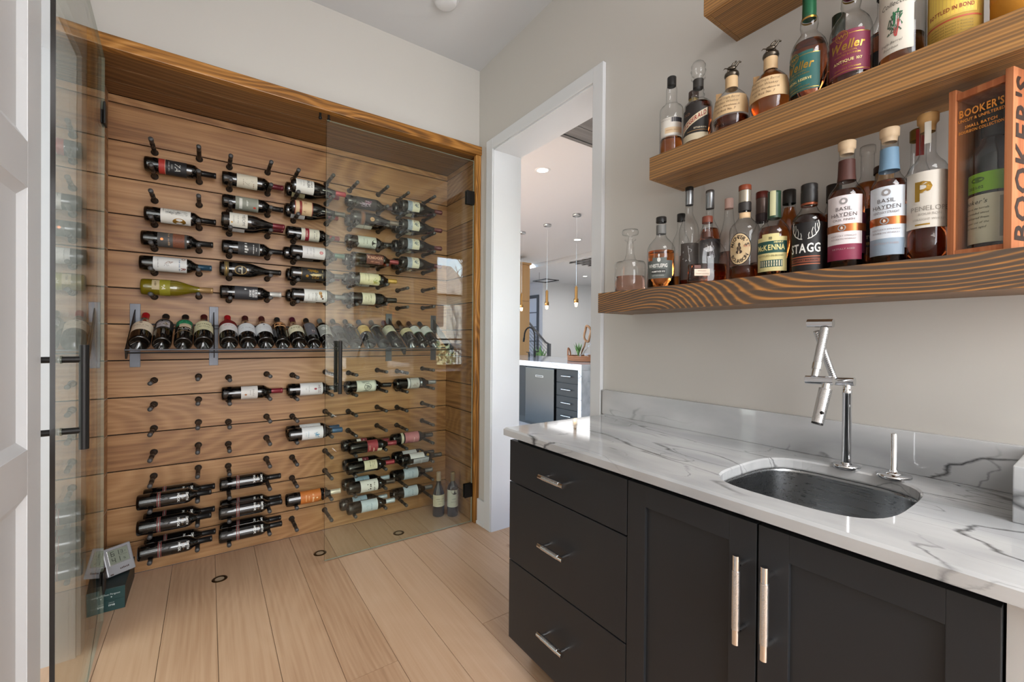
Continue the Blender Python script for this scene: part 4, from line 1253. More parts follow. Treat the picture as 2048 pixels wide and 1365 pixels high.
BOT += [
 (13, 2, 1, 'bord', '#c9c3b4', 'orange', 0, -0.016, 'wine bottle with orange label and white capsule near the floor'),
 (11, 3, 0, 'bord', '#7c2a34', 'backred', 0, -0.016, 'rear bottle of the red label pair behind the closed glass door'),
 (11, 3, 1, 'bord', '#84303a', 'redlow', 0, 0.004, 'front bottle of the red label pair behind the closed glass door'),
 (12, 3, 0, 'bord', '#22211f', 'backred', 4, -0.006, 'rear bottle with black capsule and red back label'),
 (12, 3, 1, 'bord', '#8c2c38', 'creamtall', 0, -0.008, 'front bottle with tall cream label and red capsule'),
 (13, 3, 0, 'bord', '#a9b6c0', 'bluelabel', 0, -0.01, 'rear bottle with light blue label and silver capsule'),
 (13, 3, 1, 'bord', '#3c342f', 'splash', 0, -0.004, 'front bottle with white label and dark ink splashes'),
 (14, 3, 0, 'bord', '#b4c0c8', 'bluelabel', 0, -0.024, 'rear bottle of the lowest pair behind the closed glass door'),
 (14, 3, 1, 'bord', '#b9c4cc', 'bluewhite', 0, -0.004, 'front bottle of the lowest pair with icy blue label'),
 (11, 4, 0, 'bord', '#3a3230', 'pinklabel', 0, -0.02, 'wine bottle with rose pink label and cream neck band near the alcove corner'),
 (12, 4, 0, 'bord', '#3a3635', 'whitesilver', 0, -0.01, 'rear bottle of the white and silver label pair'),
 (12, 4, 1, 'bord', '#403c3a', 'whitesilver', 0, 0.006, 'front bottle of the white and silver label pair'),
 (13, 4, 0, 'bord', '#77787a', 'bluewhite', 0, -0.02, 'wine bottle with icy label, second from the floor in the corner column'),
 (14, 4, 0, 'bord', '#6d6e70', 'bluewhite', 0, -0.02, 'wine bottle with icy label, nearest the floor in the corner column'),
]
for r, c, d, kind, capc, des, roll, dx, lab in BOT:
    wine(lab, G1, lying(r, c, d, roll, dx, kind=kind, tilt=random.uniform(-0.006, 0.006)), kind, capc, des, M_OLIVE if des == 'olive' else None)

# ------------------------------------------------------------------ tilted display shelf
DA = Vector((0, 0.877, 0.48))
DN = Vector((0, -0.48, 0.877))
rack = empty('display_rack', (-0.95, 0.2, 1.16))
tag(rack, 'blackened steel display rack with tilted bottles across the plank wall', 'wine rack')
def rpart(mb, name, mat, par=None):
    o = mb.build(name, mat, par or rack)
    o.matrix_parent_inverse = Matrix.Translation((0.95, -0.2, -1.16))
    return o
for x in (-1.787, -1.455, -0.462, -0.13):
    pl = MB().box(x - 0.021, x + 0.021, AYB - 0.006, AYB - 0.001, 1.066, 1.392, 0, 0.001)
    po = rpart(pl, 'wall_plate', M_STEELPL)
    fin = MB().prism([(x - 0.002, AYB - 0.006, 1.362), (x - 0.002, AYB - 0.006, 1.3), (x - 0.002, 0.14, 1.12), (x - 0.002, 0.112, 1.122), (x - 0.002, 0.1, 1.165)], (0.004, 0, 0))
    rpart(fin, 'bracket_fin', M_BLACK)
    for z in (1.085, 1.375):
        rpart(MB().cyl((x + 0.012, AYB - 0.006, z), (x + 0.012, AYB - 0.0085, z), 0.003, 8), 'screw', M_STEELPL)
rpart(MB().cyl((-1.79, 0.098, 1.163), (-0.128, 0.098, 1.163), 0.0042, 10), 'front_bar', M_STEELPL)
rpart(MB().cyl((-1.79, 0.15, 1.148), (-0.128, 0.15, 1.148), 0.004, 10), 'support_bar', M_BLACK)
rpart(MB().box(-1.79, -0.128, 0.392, 0.397, 1.283, 1.291), 'rear_rail', M_BLACK)
rpart(MB().box(-1.79, -0.128, 0.382, 0.387, 1.266, 1.273), 'rear_rail', M_BLACK)
DISP = [
 (-1.74, 'burg', '#a01820', 'domaine', 'red capsule and cream label, at the clock-side end'),
 (-1.66, 'bord', '#1d1a19', 'mosaic', 'black capsule and dark mosaic picture label'),
 (-1.579, 'bord', '#1b1918', 'greenart', 'green picture label'),
 (-1.499, 'burg', '#4c1a1c', 'ornatecream', 'ornate cream label just before the second bracket'),
 (-1.393, 'burg', '#9c151d', 'waxred', 'red wax shoulder and white label just after the second bracket'),
 (-1.31, 'burg', '#41191a', 'whitea', 'plain white label beside the red wax bottle'),
 (-1.229, 'burg', '#431a1b', 'whiteb', 'white label carrying a small dark emblem'),
 (-1.15, 'bord', '#201f20', 'peach', 'peach half-moon label high on a black bottle'),
 (-1.07, 'burg', '#4e1a2a', 'creamscript', 'cream handwritten label and plum capsule'),
 (-0.994, 'bord', '#1e1b19', 'greyh', 'slate label with a pale letter H'),
 (-0.917, 'bord', '#6a6c6c', 'greyoval', 'silvery oval label just before the glass door edge'),
 (-0.841, 'bord', '#2e2d2e', 'copperline', 'thin copper line at the shoulder, behind the pull handle'),
 (-0.765, 'bord', '#2a2928', 'whitescript', 'small white script printed on black glass'),
 (-0.681, 'bord', '#39414c', 'yellow', 'yellow label'),
 (-0.6, 'bord', '#5a5450', 'greyband', 'narrow grey shoulder band'),
 (-0.517, 'bord', '#4a1c24', 'creamgreen', 'cream and green label touching the third bracket'),
 (-0.412, 'burg', '#3a2a20', 'curvecream', 'low curved cream label just past the third bracket'),
 (-0.34, 'bord', '#4a2e24', 'whitegreen', 'white label with green foot, brown capsule'),
 (-0.26, 'bord', '#33333a', 'whitegreen', 'white label with green foot, dark capsule, last on the shelf'),
]
for x, kind, capc, des, lab in DISP:
    R = 0.0375 if kind == 'bord' else 0.041
    base = Vector((x, 0.112, 1.15 + R))
    M = Matrix(((1, 0, 0, base.x), (0, -DN.y, DA.y, base.y), (0, -DN.z, DA.z, base.z), (0, 0, 0, 1)))
    wine('tilted display-shelf wine bottle with ' + lab, 'wine bottles tilted on the display shelf', M, kind, capc, des)

# two bottles standing on the alcove floor
wine('slim bottle with pale round label standing on the alcove floor', 'wine bottles standing on the alcove floor', Matrix.Translation((-0.172, 0.225, 0.001)) @ Matrix.Rotation(math.radians(-12), 4, 'Z'), 'burg', '#b8a890', 'creamsmall')
wine('bottle with tall cream label standing in the alcove corner', 'wine bottles standing on the alcove floor', Matrix.Translation((-0.092, 0.17, 0.001)) @ Matrix.Rotation(math.radians(-15), 4, 'Z'), 'bord', '#8a7a58', 'roundbite')

# ------------------------------------------------------------------ champagne box and clock on the alcove floor
bx = empty('gift_box', (-1.829, 0.235, 0.0))
tag(bx, 'dark green champagne gift box on the floor under the clock', 'box')
M_GBOX = P('dark_green_card', '#1d2a2a', 0.45)
M_GBOX2 = P('teal_card_front', '#22403f', 0.4)
MB().box(-0.0455, 0.0455, -0.15, 0.155, 0.001, 0.05, 0, 0.001).build('tray', M_GBOX, bx, fixn=False)
MB().box(-0.046, 0.046, -0.1505, 0.156, 0.0515, 0.103, 0, 0.001).build('lid', M_GBOX, bx, fixn=False)
fr_ = MB().box(-0.0448, 0.0448, -0.1515, -0.1503, 0.002, 0.102).build('front_panel', M_GBOX2, bx, fixn=False)
tm_ = MB()
for s, z, sz, st, xo in (('Dom Pérignon', 0.073, 0.0105, 'i', 0.0), ('VINTAGE', 0.037, 0.0045, 'r', 0.0), ('1998', 0.024, 0.0115, 'b', 0.0)):
    V, Fc = text2d(s, sz, st, fit=0.056)
    tm_.add([(x + xo, -0.1519, z + y) for x, y in V], Fc)
tm_.add([(-0.003, -0.1519, 0.064), (0.0, -0.1519, 0.061), (0.003, -0.1519, 0.064), (0.0, -0.1519, 0.0668)], [(0, 1, 2, 3)])
tm_.build('lettering', ink('#c9d2ce'), fr_, fixn=False)
MB().box(-0.0445, 0.0445, -0.1519, -0.1513, 0.0505, 0.0512).build('seam', ink('#10201f'), fr_, fixn=False)

ck = empty('thermometer_clock', (-1.81, 0.21, 0.1035), math.radians(32))
tag(ck, 'silver digital thermometer with grey screen on the gift box', 'thermometer')
TL = Matrix.Rotation(math.radians(-25), 4, 'X')
body = MB().box(-0.0545, 0.0545, -0.006, 0.012, 0.0, 0.128, 0, 0.005)
body.v = [tuple(TL @ Vector(p) + Vector((0, 0, 0.0055))) for p in body.v]
body.build('case', P('silver_plastic', '#9fa0a4', 0.35, metal=0.3), ck, fixn=False)
def ckadd(name, mb, mat, par=None):
    mb.v = [tuple(TL @ Vector(p) + Vector((0, 0, 0.0055))) for p in mb.v]
    return mb.build(name, mat, par or ck, fixn=False)
MB().prism([(-0.02, 0.012, 0.002), (-0.02, 0.065, 0.002), (-0.02, 0.05, 0.09)], (0.04, 0, 0)).build('stand', P('grey_plastic', '#6f7073', 0.5), ck)
bz = ckadd('screen_bezel', MB().box(-0.04, 0.04, -0.008, -0.005, 0.046, 0.116, 0, 0.001), P('silver_bezel', '#bcbcbc', 0.25, metal=0.8))
ckadd('screen', MB().box(-0.037, 0.037, -0.0088, -0.0075, 0.049, 0.113), P('lcd_grey', '#7f8578', 0.3), bz)
dg_ = MB()
def seg7(mb, x, z, w_, h_, on, t=0.0022):
    S = {'a': (0, h_, w_, h_), 'b': (w_, h_ / 2, w_, h_), 'c': (w_, 0, w_, h_ / 2), 'd': (0, 0, w_, 0), 'e': (0, 0, 0, h_ / 2), 'f': (0, h_ / 2, 0, h_), 'g': (0, h_ / 2, w_, h_ / 2)}
    for ch in on:
        x0, z0, x1, z1 = S[ch]
        mb.box(x + min(x0, x1) - t / 2, x + max(x0, x1) + t / 2, -0.0092, -0.0087, z + min(z0, z1) - t / 2, z + max(z0, z1) + t / 2)
seg7(dg_, -0.027, 0.086, 0.011, 0.019, 'acdefg')
seg7(dg_, -0.009, 0.086, 0.011, 0.019, 'bc')
seg7(dg_, 0.009, 0.088, 0.008, 0.014, 'abcdg', 0.0016)
seg7(dg_, -0.027, 0.056, 0.011, 0.019, 'bcfg')
seg7(dg_, -0.009, 0.056, 0.011, 0.019, 'bc')
for s, x, z, sz in (('F', 0.027, 0.09, 0.009), ('%', 0.019, 0.057, 0.015)):
    V, Fc = text2d(s, sz)
    dg_.add([(x + a, -0.0092, z + b) for a, b in V], Fc)
dg_.box(0.0, 0.032, -0.0092, -0.0087, 0.0805, 0.0813)
ckadd('digits', dg_, ink('#23261f'), bz)
lg = MB()
for i in range(6):
    lg.box(-0.004 + i * 0.006, 0.0 + i * 0.006, -0.0066, -0.0058, 0.018, 0.024 + 0.001 * (i % 3), 0)
lg.box(-0.044, -0.032, -0.0066, -0.0058, 0.004, 0.009, 0)
ckadd('maker_print', lg, ink('#4a3a34'))

# ------------------------------------------------------------------ bar cabinet
CZ, CZB = 0.8926, 0.8644
CXF = -0.566
CY0, CY1 = -2.62, -1.155
bar = empty('bar_cabinet', (-0.28, -1.79, 0))
tag(bar, 'matte black bar cabinet with three drawers and two shaker doors', 'cabinet')
def bpart(mb, name, mat, par=None, fixn=False):
    o = mb.build(name, mat, par or bar, fixn=fixn)
    if par is None:
        o.matrix_parent_inverse = Matrix.Translation((0.28, 1.79, 0))
    return o
bpart(MB().box(-0.521, -0.004, -2.405, -1.186, 0.1, 0.12).box(-0.521, -0.004, -1.204, -1.186, 0.12, 0.8635).box(-0.521, -0.004, -2.405, -2.387, 0.12, 0.8635).box(-0.02, -0.004, -2.387, -1.204, 0.12, 0.8635).box(-0.521, -0.5, -2.387, -1.204, 0.83, 0.8635).box(-0.521, -0.1, -1.735, -1.717, 0.12, 0.83), 'carcass', M_BLACKCAB)
bpart(MB().box(-0.46, -0.05, -2.405, -1.2, 0.0, 0.1), 'toe_kick', M_BLACKCAB)
bpart(MB().box(-0.53, -0.004, -2.6, -2.409, 0.0, 0.8635), 'end_filler', P('pale_grey_panel', '#bdbdbc', 0.5))

def pull(par, p0, p1, face_x):
    """knurled bar pull between two points, standing off a face at x = face_x"""
    p0, p1 = Vector(p0), Vector(p1)
    d = (p1 - p0).normalized()
    L = (p1 - p0).length
    e = L * 0.17
    m = MB()
    m.cyl(p0, p0 + d * e, 0.0078, 16)
    m.cyl(p1 - d * e, p1, 0.0078, 16)
    h = bpart(m, 'handle', M_CHROME, par, True)
    bpart(MB().cyl(p0 + d * e, p1 - d * e, 0.0086, 20), 'knurled_grip', M_KNURL, h, True)
    for q in (p0 + d * e * 0.75, p1 - d * e * 0.75):
        bpart(MB().cyl(q, (face_x, q.y, q.z), 0.0058, 12), 'post', M_CHROME, h, True)

FX = -0.543
for z0, z1, hz in ((0.6925, 0.846, 0.771), (0.3965, 0.6885, 0.541), (0.098, 0.3925, 0.244)):
    d = bpart(MB().box(FX, -0.5215, -1.7245, -1.166, z0, z1, 0, 0.0015), 'drawer', M_BLACKCAB)
    pull(d, (-0.578, -1.384, hz), (-0.578, -1.506, hz), FX)
for ya, yb, hy in ((-1.7275, -2.0655, -2.042), (-2.0695, -2.4055, -2.098)):
    m = MB()
    s = 0.058
    lo, hi = min(ya, yb), max(ya, yb)
    m.box(FX, -0.5215, lo, lo + s, 0.098, 0.846, 0, 0.0012)
    m.box(FX, -0.5215, hi - s, hi, 0.098, 0.846, 0, 0.0012)
    m.box(FX, -0.5215, lo + s, hi - s, 0.79, 0.846, 0, 0.0006)
    m.box(FX, -0.5215, lo + s, hi - s, 0.098, 0.156, 0, 0.0006)
    d = bpart(m, 'door', M_BLACKCAB)
    bpart(MB().box(FX + 0.009, -0.522, lo + s - 0.002, hi - s + 0.002, 0.154, 0.792), 'recessed_panel', M_BLACKCAB, d)
    pull(d, (-0.578, hy, 0.781), (-0.578, hy, 0.596), FX)

# quartzite worktop with the sink cut-out
SX, SY, SA, SB = -0.296, -2.081, 0.19, 0.1715
def hole_pt(a, grow=0.0):
    c, s = math.cos(a), math.sin(a)
    n = 3.6
    r = (abs(c / (SA + grow)) ** n + abs(s / (SB + grow)) ** n) ** (-1 / n)
    return SX + r * c, SY + r * s
def rect_pt(a, inset):
    c, s = math.cos(a), math.sin(a)
    x0, x1, y0, y1 = CXF + inset, -0.002, CY0 + inset, CY1 - inset
    t = 1e9
    if c > 1e-9: t = min(t, (x1 - SX) / c)
    if c < -1e-9: t = min(t, (x0 - SX) / c)
    if s > 1e-9: t = min(t, (y1 - SY) / s)
    if s < -1e-9: t = min(t, (y0 - SY) / s)
    return SX + t * c, SY + t * s
angs = [2 * PI * i / 64 for i in range(64)]
for ins in (0.0, 0.006):
    for cx_ in (CXF + ins, -0.002):
        for cy_ in (CY0 + ins, CY1 - ins):
            angs.append(math.atan2(cy_ - SY, cx_ - SX) % (2 * PI))
angs = sorted(set(round(a, 6) for a in angs))
rings = [lambda a: (*hole_pt(a, 0.002), CZB), lambda a: (*hole_pt(a), CZB + 0.004), lambda a: (*hole_pt(a), CZ - 0.004), lambda a: (*hole_pt(a, 0.004), CZ), lambda a: (*rect_pt(a, 0.006), CZ), lambda a: (*rect_pt(a, 0.0), CZ - 0.006), lambda a: (*rect_pt(a, 0.0), CZB), lambda a: (*hole_pt(a, 0.002), CZB)]
N = len(angs)
ct = MB()
ct.add([r(a) for r in rings for a in angs], [(j * N + i, j * N + (i + 1) % N, (j + 1) * N + (i + 1) % N, (j + 1) * N + i) for j in range(7) for i in range(N)])
top = empty('worktop', (-0.28, -1.89, CZ))
tag(top, 'polished white quartzite worktop with grey veins over the bar cabinet', 'worktop')
def tpart(mb, name, mat, fixn=False):
    o = mb.build(name, mat, top, fixn=fixn)
    o.matrix_parent_inverse = Matrix.Translation((0.28, 1.89, -CZ))
    return o
tpart(ct, 'slab', M_MARBLE, True)
tag(MB().box(-0.02, -0.001, CY0, -1.142, CZ + 0.0003, 1.0, 0, 0.001).build('backsplash', M_MARBLE, fixn=False), 'low white quartzite backsplash along the wall behind the faucet', 'backsplash')
tag(MB().box(-0.25, -0.0205, CY0, -2.385, CZ + 0.0003, 0.9985, 0, 0.002).build('stone_ledge', M_MARBLE, fixn=False), 'white stone ledge standing on the worktop at the picture edge', 'ledge')

# undermount sink
sk = empty('bar_sink', (SX, SY, CZB))
tag(sk, 'brushed stainless undermount bar sink in the white worktop', 'sink')
sm_ = MB()
lv = [(0.012, 0.0), (0.004, -0.0005), (0.003, -0.01), (0.0, -0.09), (-0.012, -0.14), (-0.035, -0.16), (-0.1, -0.166), (-0.15, -0.168)]
N2 = 64
vs = []
for g_, z in lv:
    for i in range(N2):
        x, y = hole_pt(2 * PI * i / N2, g_)
        vs.append((x - SX, y - SY, z))
sm_.add(vs, [(j * N2 + i, j * N2 + (i + 1) % N2, (j + 1) * N2 + (i + 1) % N2, (j + 1) * N2 + i) for j in range(len(lv) - 1) for i in range(N2)], 0, True)
sm_.build('bowl', M_STEEL, sk, fixn=False)
MB().lathe([(0.0001, -0.17), (0.03, -0.17), (0.045, -0.1665), (0.047, -0.168)], 28).build('drain', M_CHROME, sk)

# articulated faucet
fc = empty('bar_faucet', (-0.093, -2.08, CZ))
tag(fc, 'tall polished chrome articulated faucet with folded ribbed arms', 'faucet')
def fpart(mb, name, mat):
    o = mb.build(name, mat, fc)
    o.matrix_parent_inverse = Matrix.Translation((0.093, 2.08, -CZ))
    return o
T = Matrix.Translation((-0.093, -2.08, CZ))
fpart(MB().lathe([(0.0001, 0.0), (0.03, 0.0), (0.031, 0.004), (0.031, 0.009), (0.0295, 0.0105), (0.012, 0.011)], 36, 0, T), 'base', M_CHROME)
fpart(MB().lathe([(0.0105, 0.01), (0.0105, 0.196), (0.0112, 0.197), (0.0112, 0.206), (0.0095, 0.208), (0.0095, 0.222)], 24, 0, T), 'post', M_CHROME)
fpart(MB().cyl((-0.093, -2.096, 1.122), (-0.093, -2.052, 1.12), 0.0115, 20), 'joint', M_CHROME)
a1, a2 = Vector((-0.097, -2.053, 1.121)), Vector((-0.143, -2.024, 1.262))
fpart(MB().cyl(a1.lerp(a2, 0.06), a1.lerp(a2, 0.95), 0.0085, 18), 'lower_arm', M_TWIST)
fpart(MB().cyl((-0.143, -2.064, 1.275), (-0.143, -2.005, 1.276), 0.0112, 22), 'joint', M_CHROME)
b1, b2 = Vector((-0.143, -2.046, 1.268)), Vector((-0.193, -2.041, 1.136))
fpart(MB().cyl(b1.lerp(b2, 0.05), b1.lerp(b2, 0.74), 0.0108, 18), 'upper_arm', M_TWIST)
fpart(MB().cyl(b1.lerp(b2, 0.74), b1.lerp(b2, 0.86), 0.0116, 18).cyl(b1.lerp(b2, 0.86), b2, 0.009, 18), 'collar', M_CHROME)
fpart(MB().cyl((-0.193, -2.083, 1.128), (-0.193, -2.021, 1.127), 0.0108, 22), 'joint', M_CHROME)
c1, c2 = Vector((-0.193, -2.068, 1.122)), Vector((-0.221, -2.058, 1.022))
fpart(MB().cyl(c1, c1.lerp(c2, 0.2), 0.0095, 18), 'collar', M_CHROME)
fpart(MB().cyl(c1.lerp(c2, 0.15), c2, 0.0145, 22, 0, 0.0135), 'spray_head', M_TWIST)
fpart(MB().cyl(c2, c2 + (c2 - c1).normalized() * 0.004, 0.0128, 22), 'nozzle', M_BLACK)
bt = c1.lerp(c2, 0.7) + Vector((-0.0125, -0.008, -0.003))
fpart(MB().ball(bt, 0.0045, 10), 'button', M_BLACK)
hd = empty('faucet_lever', (-0.098, -2.178, CZ))
tag(hd, 'chrome upright faucet lever on a round disc beside the faucet', 'faucet lever')
MB().lathe([(0.0001, 0.0), (0.033, 0.0), (0.0345, 0.004), (0.0345, 0.0085), (0.032, 0.0105), (0.0001, 0.011)], 36).build('disc', M_CHROME, hd)
MB().lathe([(0.017, 0.0105), (0.0165, 0.0135), (0.009, 0.0145), (0.0085, 0.02), (0.0065, 0.022), (0.0065, 0.109), (0.0058, 0.11), (0.0001, 0.11)], 22).build('lever', M_CHROME, hd)

# ------------------------------------------------------------------ floating shelves
def shelf(z0, z1, y1, mat, label):
    o = empty('floating_shelf', (-0.1, (y1 - 2.62) / 2, z1))
    tag(o, label, 'shelf', 'thick timber floating shelves')
    def sp(mb, name):
        q = mb.build(name, mat, o, fixn=False)
        q.matrix_parent_inverse = Matrix.Translation((0.1, -(y1 - 2.62) / 2, -z1))
    sp(MB().box(-0.2028, -0.19, -2.62, y1, z0, z1, 0, 0.0012), 'front_board')
    sp(MB().box(-0.19, -0.0005, y1 - 0.013, y1, z0, z1, 0, 0.001), 'end_board')
    sp(MB().box(-0.1895, -0.0005, -2.62, y1 - 0.0135, z1 - 0.015, z1 - 0.0004), 'top_board')
    sp(MB().box(-0.1885, -0.0005, -2.62, y1 - 0.0145, z0 + 0.001, z0 + 0.014), 'underside_panel')
shelf(1.3333, 1.4121, -1.286, M_SHELF, 'lowest and longest timber floating shelf, dark with orange grain')
shelf(1.7938, 1.8723, -1.527, M_SHELF2, 'middle timber floating shelf with golden straight grain')
shelf(2.2515, 2.33, -1.727, M_SHELF2, 'highest timber floating shelf at the top edge, empty underneath')

# ------------------------------------------------------------------ spirits on the shelves
def spirit(name, label, x, y, z0, prof, liq=None, caps=(), pats=(), prints=(), R=None, rot=None, turn=8, ac=-16, glass=None, sx=1.0, sy=1.0, group=None, neck=None, n=32, cat='bottle'):
    if rot is None:
        rot = math.degrees(math.atan2(-2.5061 - y, -1.4787 - x)) % 360 - turn + 90 - ac
    o = empty(name, (x, y, z0 + 0.0008), math.radians(rot))
    tag(o, label, cat, group)
    R = R or max(p[0] for p in prof)
    MB().lathe([(0.0001, prof[0][1])] + list(prof), n, 0, None, sx, sy).build('glass', glass or M_CLEAR, o)
    if neck:
        MB().lathe(neck, 24).build('neck', glass or M_CLEAR, o)
    if liq:
        lv_, mat = liq
        pts = []
        pz = None
        for (r0, z0_), (r1, z1_) in zip(prof, prof[1:]):
            if z0_ >= lv_:
                break
            pts.append((max(0.001, r0 - 0.003), max(z0_, 0.007)))
            if z1_ >= lv_:
                t = (lv_ - z0_) / (z1_ - z0_) if z1_ > z0_ else 1
                pts.append((max(0.001, r0 + (r1 - r0) * t - 0.003), lv_))
        pts = [(0.0001, pts[0][1])] + pts + [(0.0001, pts[-1][1])]
        MB().lathe(pts, n, 0, None, sx, sy).build('spirit', mat, o)
    for cn, cp, cm_ in caps:
        MB().lathe(cp, 22).build(cn, cm_, o)
    if pats or prints:
        pr_ = Print(R)
        for k, it in enumerate(pats):
            rr = it[5] if len(it) > 5 else R
            cyl_patch(pr_.mb, rr, it[0], it[1], it[2], it[3], pr_.slot(it[4]), 0.0003 + 0.00006 * k)
        par = pr_.build('label', o) if pats else o
        p2 = Print(R)
        for it in prints:
            p2.items([it])
        if p2.mb.f:
            p2.build('lettering', par)
    return o

def cap(r, z0, z1, lip=0.0):
    return [(r, z0), (r + lip, z0 + 0.001), (r + lip, z1 - 0.0015), (r + lip - 0.0015, z1), (0.0001, z1)]

def std(R, sh0, sh1, nr, top, base=0.9):
    """plain round bottle: body to sh0, shoulder to sh1, neck radius nr to top"""
    d = sh1 - sh0
    return [(R * base, 0.0), (R, 0.005), (R, sh0), (R * 0.97, sh0 + d * 0.25), (R * 0.85, sh0 + d * 0.5), (R * 0.62, sh0 + d * 0.75), (nr + (R - nr) * 0.15, sh0 + d * 0.93), (nr, sh1 + 0.006), (nr, top)]

S1, S2 = 1.4121, 1.8723
GL = 'spirit bottles on the lowest shelf'
GM = 'spirit bottles on the middle shelf'
M_BLKCAP = P('black_cap', '#1c1a19', 0.4)
M_SILCAP = P('silver_capsule', '#8f9194', 0.3, metal=0.9)
M_CORK = P('cork_wood', '#b08a58', 0.6)
M_PALEW = P('pale_wood_stopper', '#cdb596', 0.55)
M_PEWTER = P('pewter', '#5a5248', 0.3, metal=0.9)
def stopper_neck(z):
    return None

spirit('decanter', 'square-shouldered glass decanter with flat disc stopper at the end of the lowest shelf', -0.128, -1.383, S1,
  [(0.056, 0.0), (0.059, 0.004), (0.059, 0.108), (0.055, 0.117), (0.032, 0.12), (0.021, 0.13), (0.0155, 0.15), (0.0125, 0.19), (0.0125, 0.199), (0.021, 0.204), (0.021, 0.208)],
  (0.06, M_PINK), [('stopper', [(0.009, 0.19), (0.009, 0.212), (0.006, 0.216), (0.01, 0.222), (0.03, 0.226), (0.032, 0.234), (0.03, 0.243), (0.012, 0.247), (0.0001, 0.248)], M_CLEAR)], group=GL, cat='decanter')
spirit('whiskey_bottle', 'round-shouldered rye bottle with grey label and black stopper beside the decanter', -0.128, -1.524, S1,
  std(0.0485, 0.135, 0.19, 0.0165, 0.243), (0.136, M_AMBER), [('stopper', cap(0.0185, 0.243, 0.262), M_BLKCAP), ('neck_tag', [(0.0172, 0.2), (0.0172, 0.232)], ink('#6a6a68'))],
  [(0.034, 0.098, -70, 48, '#555a57'), (0.098, 0.108, -40, 20, '#555a57')],
  [('t', 'WHISTLEPIG', 0.079, -18, 0.0175, '#dcdcd6', 'b', 0.068), ('p', 0.05, 0.066, -45, 15, '#2c2e2c'), ('t', 'FARMSTOCK RYE', 0.058, -15, 0.008, '#dcdcd6', 'b', 0.046), ('t', 'BOTTLED IN BARN', 0.044, -15, 0.006, '#b8b8b2', 'r', 0.04), ('d', 0.1, -12, 0.006, 0.008, '#c8c8c2'), ('d', 0.115, -12, 0.003, 0.006, '#c8c8c2')], turn=12, group=GL)
spirit('whiskey_bottle', 'small clear bottle with black cap behind the tall silver-capped bottle', -0.038, -1.545, S1, std(0.032, 0.16, 0.22, 0.013, 0.262), (0.05, M_AMBER), [('cap', cap(0.0145, 0.258, 0.285), M_BLKCAP)], group=GL)
spirit('whiskey_bottle', 'tall slim clear bottle with silver and black capsule', -0.058, -1.591, S1, std(0.034, 0.195, 0.265, 0.0125, 0.31), (0.12, M_DKAMBER),
  [('capsule', [(0.0132, 0.302), (0.0138, 0.303), (0.0138, 0.352)], M_SILCAP), ('cap', cap(0.0142, 0.352, 0.367), M_BLKCAP)], [(0.03, 0.16, -60, 60, '#4b4440')], [('s', 0.12, -10, 0.02, 0.04, '#b8b8b8', 201, 14, 0.0008)], group=GL)
spirit('whiskey_bottle', 'slim bottle of dark red spirit with silver capsule behind the flat bottle', -0.058, -1.67, S1, std(0.0335, 0.165, 0.232, 0.0125, 0.28), (0.2, M_DKAMBER),
  [('capsule', [(0.0132, 0.27), (0.0138, 0.271), (0.0138, 0.318), (0.0142, 0.319), (0.0142, 0.331), (0.012, 0.334), (0.0001, 0.334)], M_SILCAP)], [(0.06, 0.16, -75, 75, '#1f1a1e')], [('s', 0.12, 0, 0.015, 0.03, '#a8a8b0', 203, 12, 0.0008)], group=GL)
spirit('whiskey_bottle', 'flat broad-shouldered bourbon bottle with copper wood stopper', -0.145, -1.713, S1,
  [(0.061, 0.0), (0.0635, 0.006), (0.0635, 0.075), (0.062, 0.092), (0.056, 0.11), (0.045, 0.128), (0.03, 0.142), (0.02, 0.15)], (0.062, M_DKAMBER),
  [('stopper', cap(0.0165, 0.198, 0.219), P('copper_wood', '#6a3424', 0.45)), ('neck_band', [(0.0168, 0.15), (0.0172, 0.165), (0.0168, 0.168)], P('brown_band', '#4a2c22', 0.4))],
  [], [], sy=0.46, neck=[(0.0165, 0.146), (0.0155, 0.16), (0.0155, 0.2)], turn=-4, group=GL)
wf = bpy.data.objects[-1] if False else None
def flat_print(par, items, y):
    """print lying in a plane y = const of the parent's frame"""
    mb, mats = MB(), []
    for it in items:
        m = ink(it[-1])
        if m not in mats:
            mats.append(m)
        mi = mats.index(m)
        if it[0] == 'p':
            _, x0, x1, z0, z1, _c = it
            mb.add([(x0, y, z0), (x1, y, z0), (x1, y, z1), (x0, y, z1)], [(0, 1, 2, 3)], mi)
        else:
            _, s, x, z, size, st, fit, _c = it
            V, Fc = text2d(s, size, st, fit=fit)
            mb.add([(x + a, y - 0.0004, z + b) for a, b in V], Fc, mi)
    return mb.build('label', mats, par, fixn=False)
flatb = [o for o in COL.objects if o.get('label', '').startswith('flat broad')][0]
flat_print(flatb, [('p', -0.05, -0.002, 0.022, 0.044, '#c9b6a4'), ('p', -0.05, -0.03, 0.046, 0.056, '#5a3226'), ('t', 'DISTILLERY', -0.026, 0.036, 0.005, 'r', 0.04, '#6a4a3a'), ('t', 'STRAIGHT BOURBON', -0.026, 0.027, 0.005, 'r', 0.04, '#6a4a3a')], -0.0302)
spirit('gin_bottle', 'clear tapering bottle with pale pink stopper at the back of the lowest shelf', -0.052, -1.734, S1, [(0.03, 0), (0.032, 0.005), (0.032, 0.14), (0.029, 0.165), (0.021, 0.19), (0.0155, 0.22), (0.0125, 0.262)], (0.11, M_PINK), [('stopper', cap(0.0135, 0.256, 0.29), P('pink_stopper', '#c9a79c', 0.5))], group=GL)
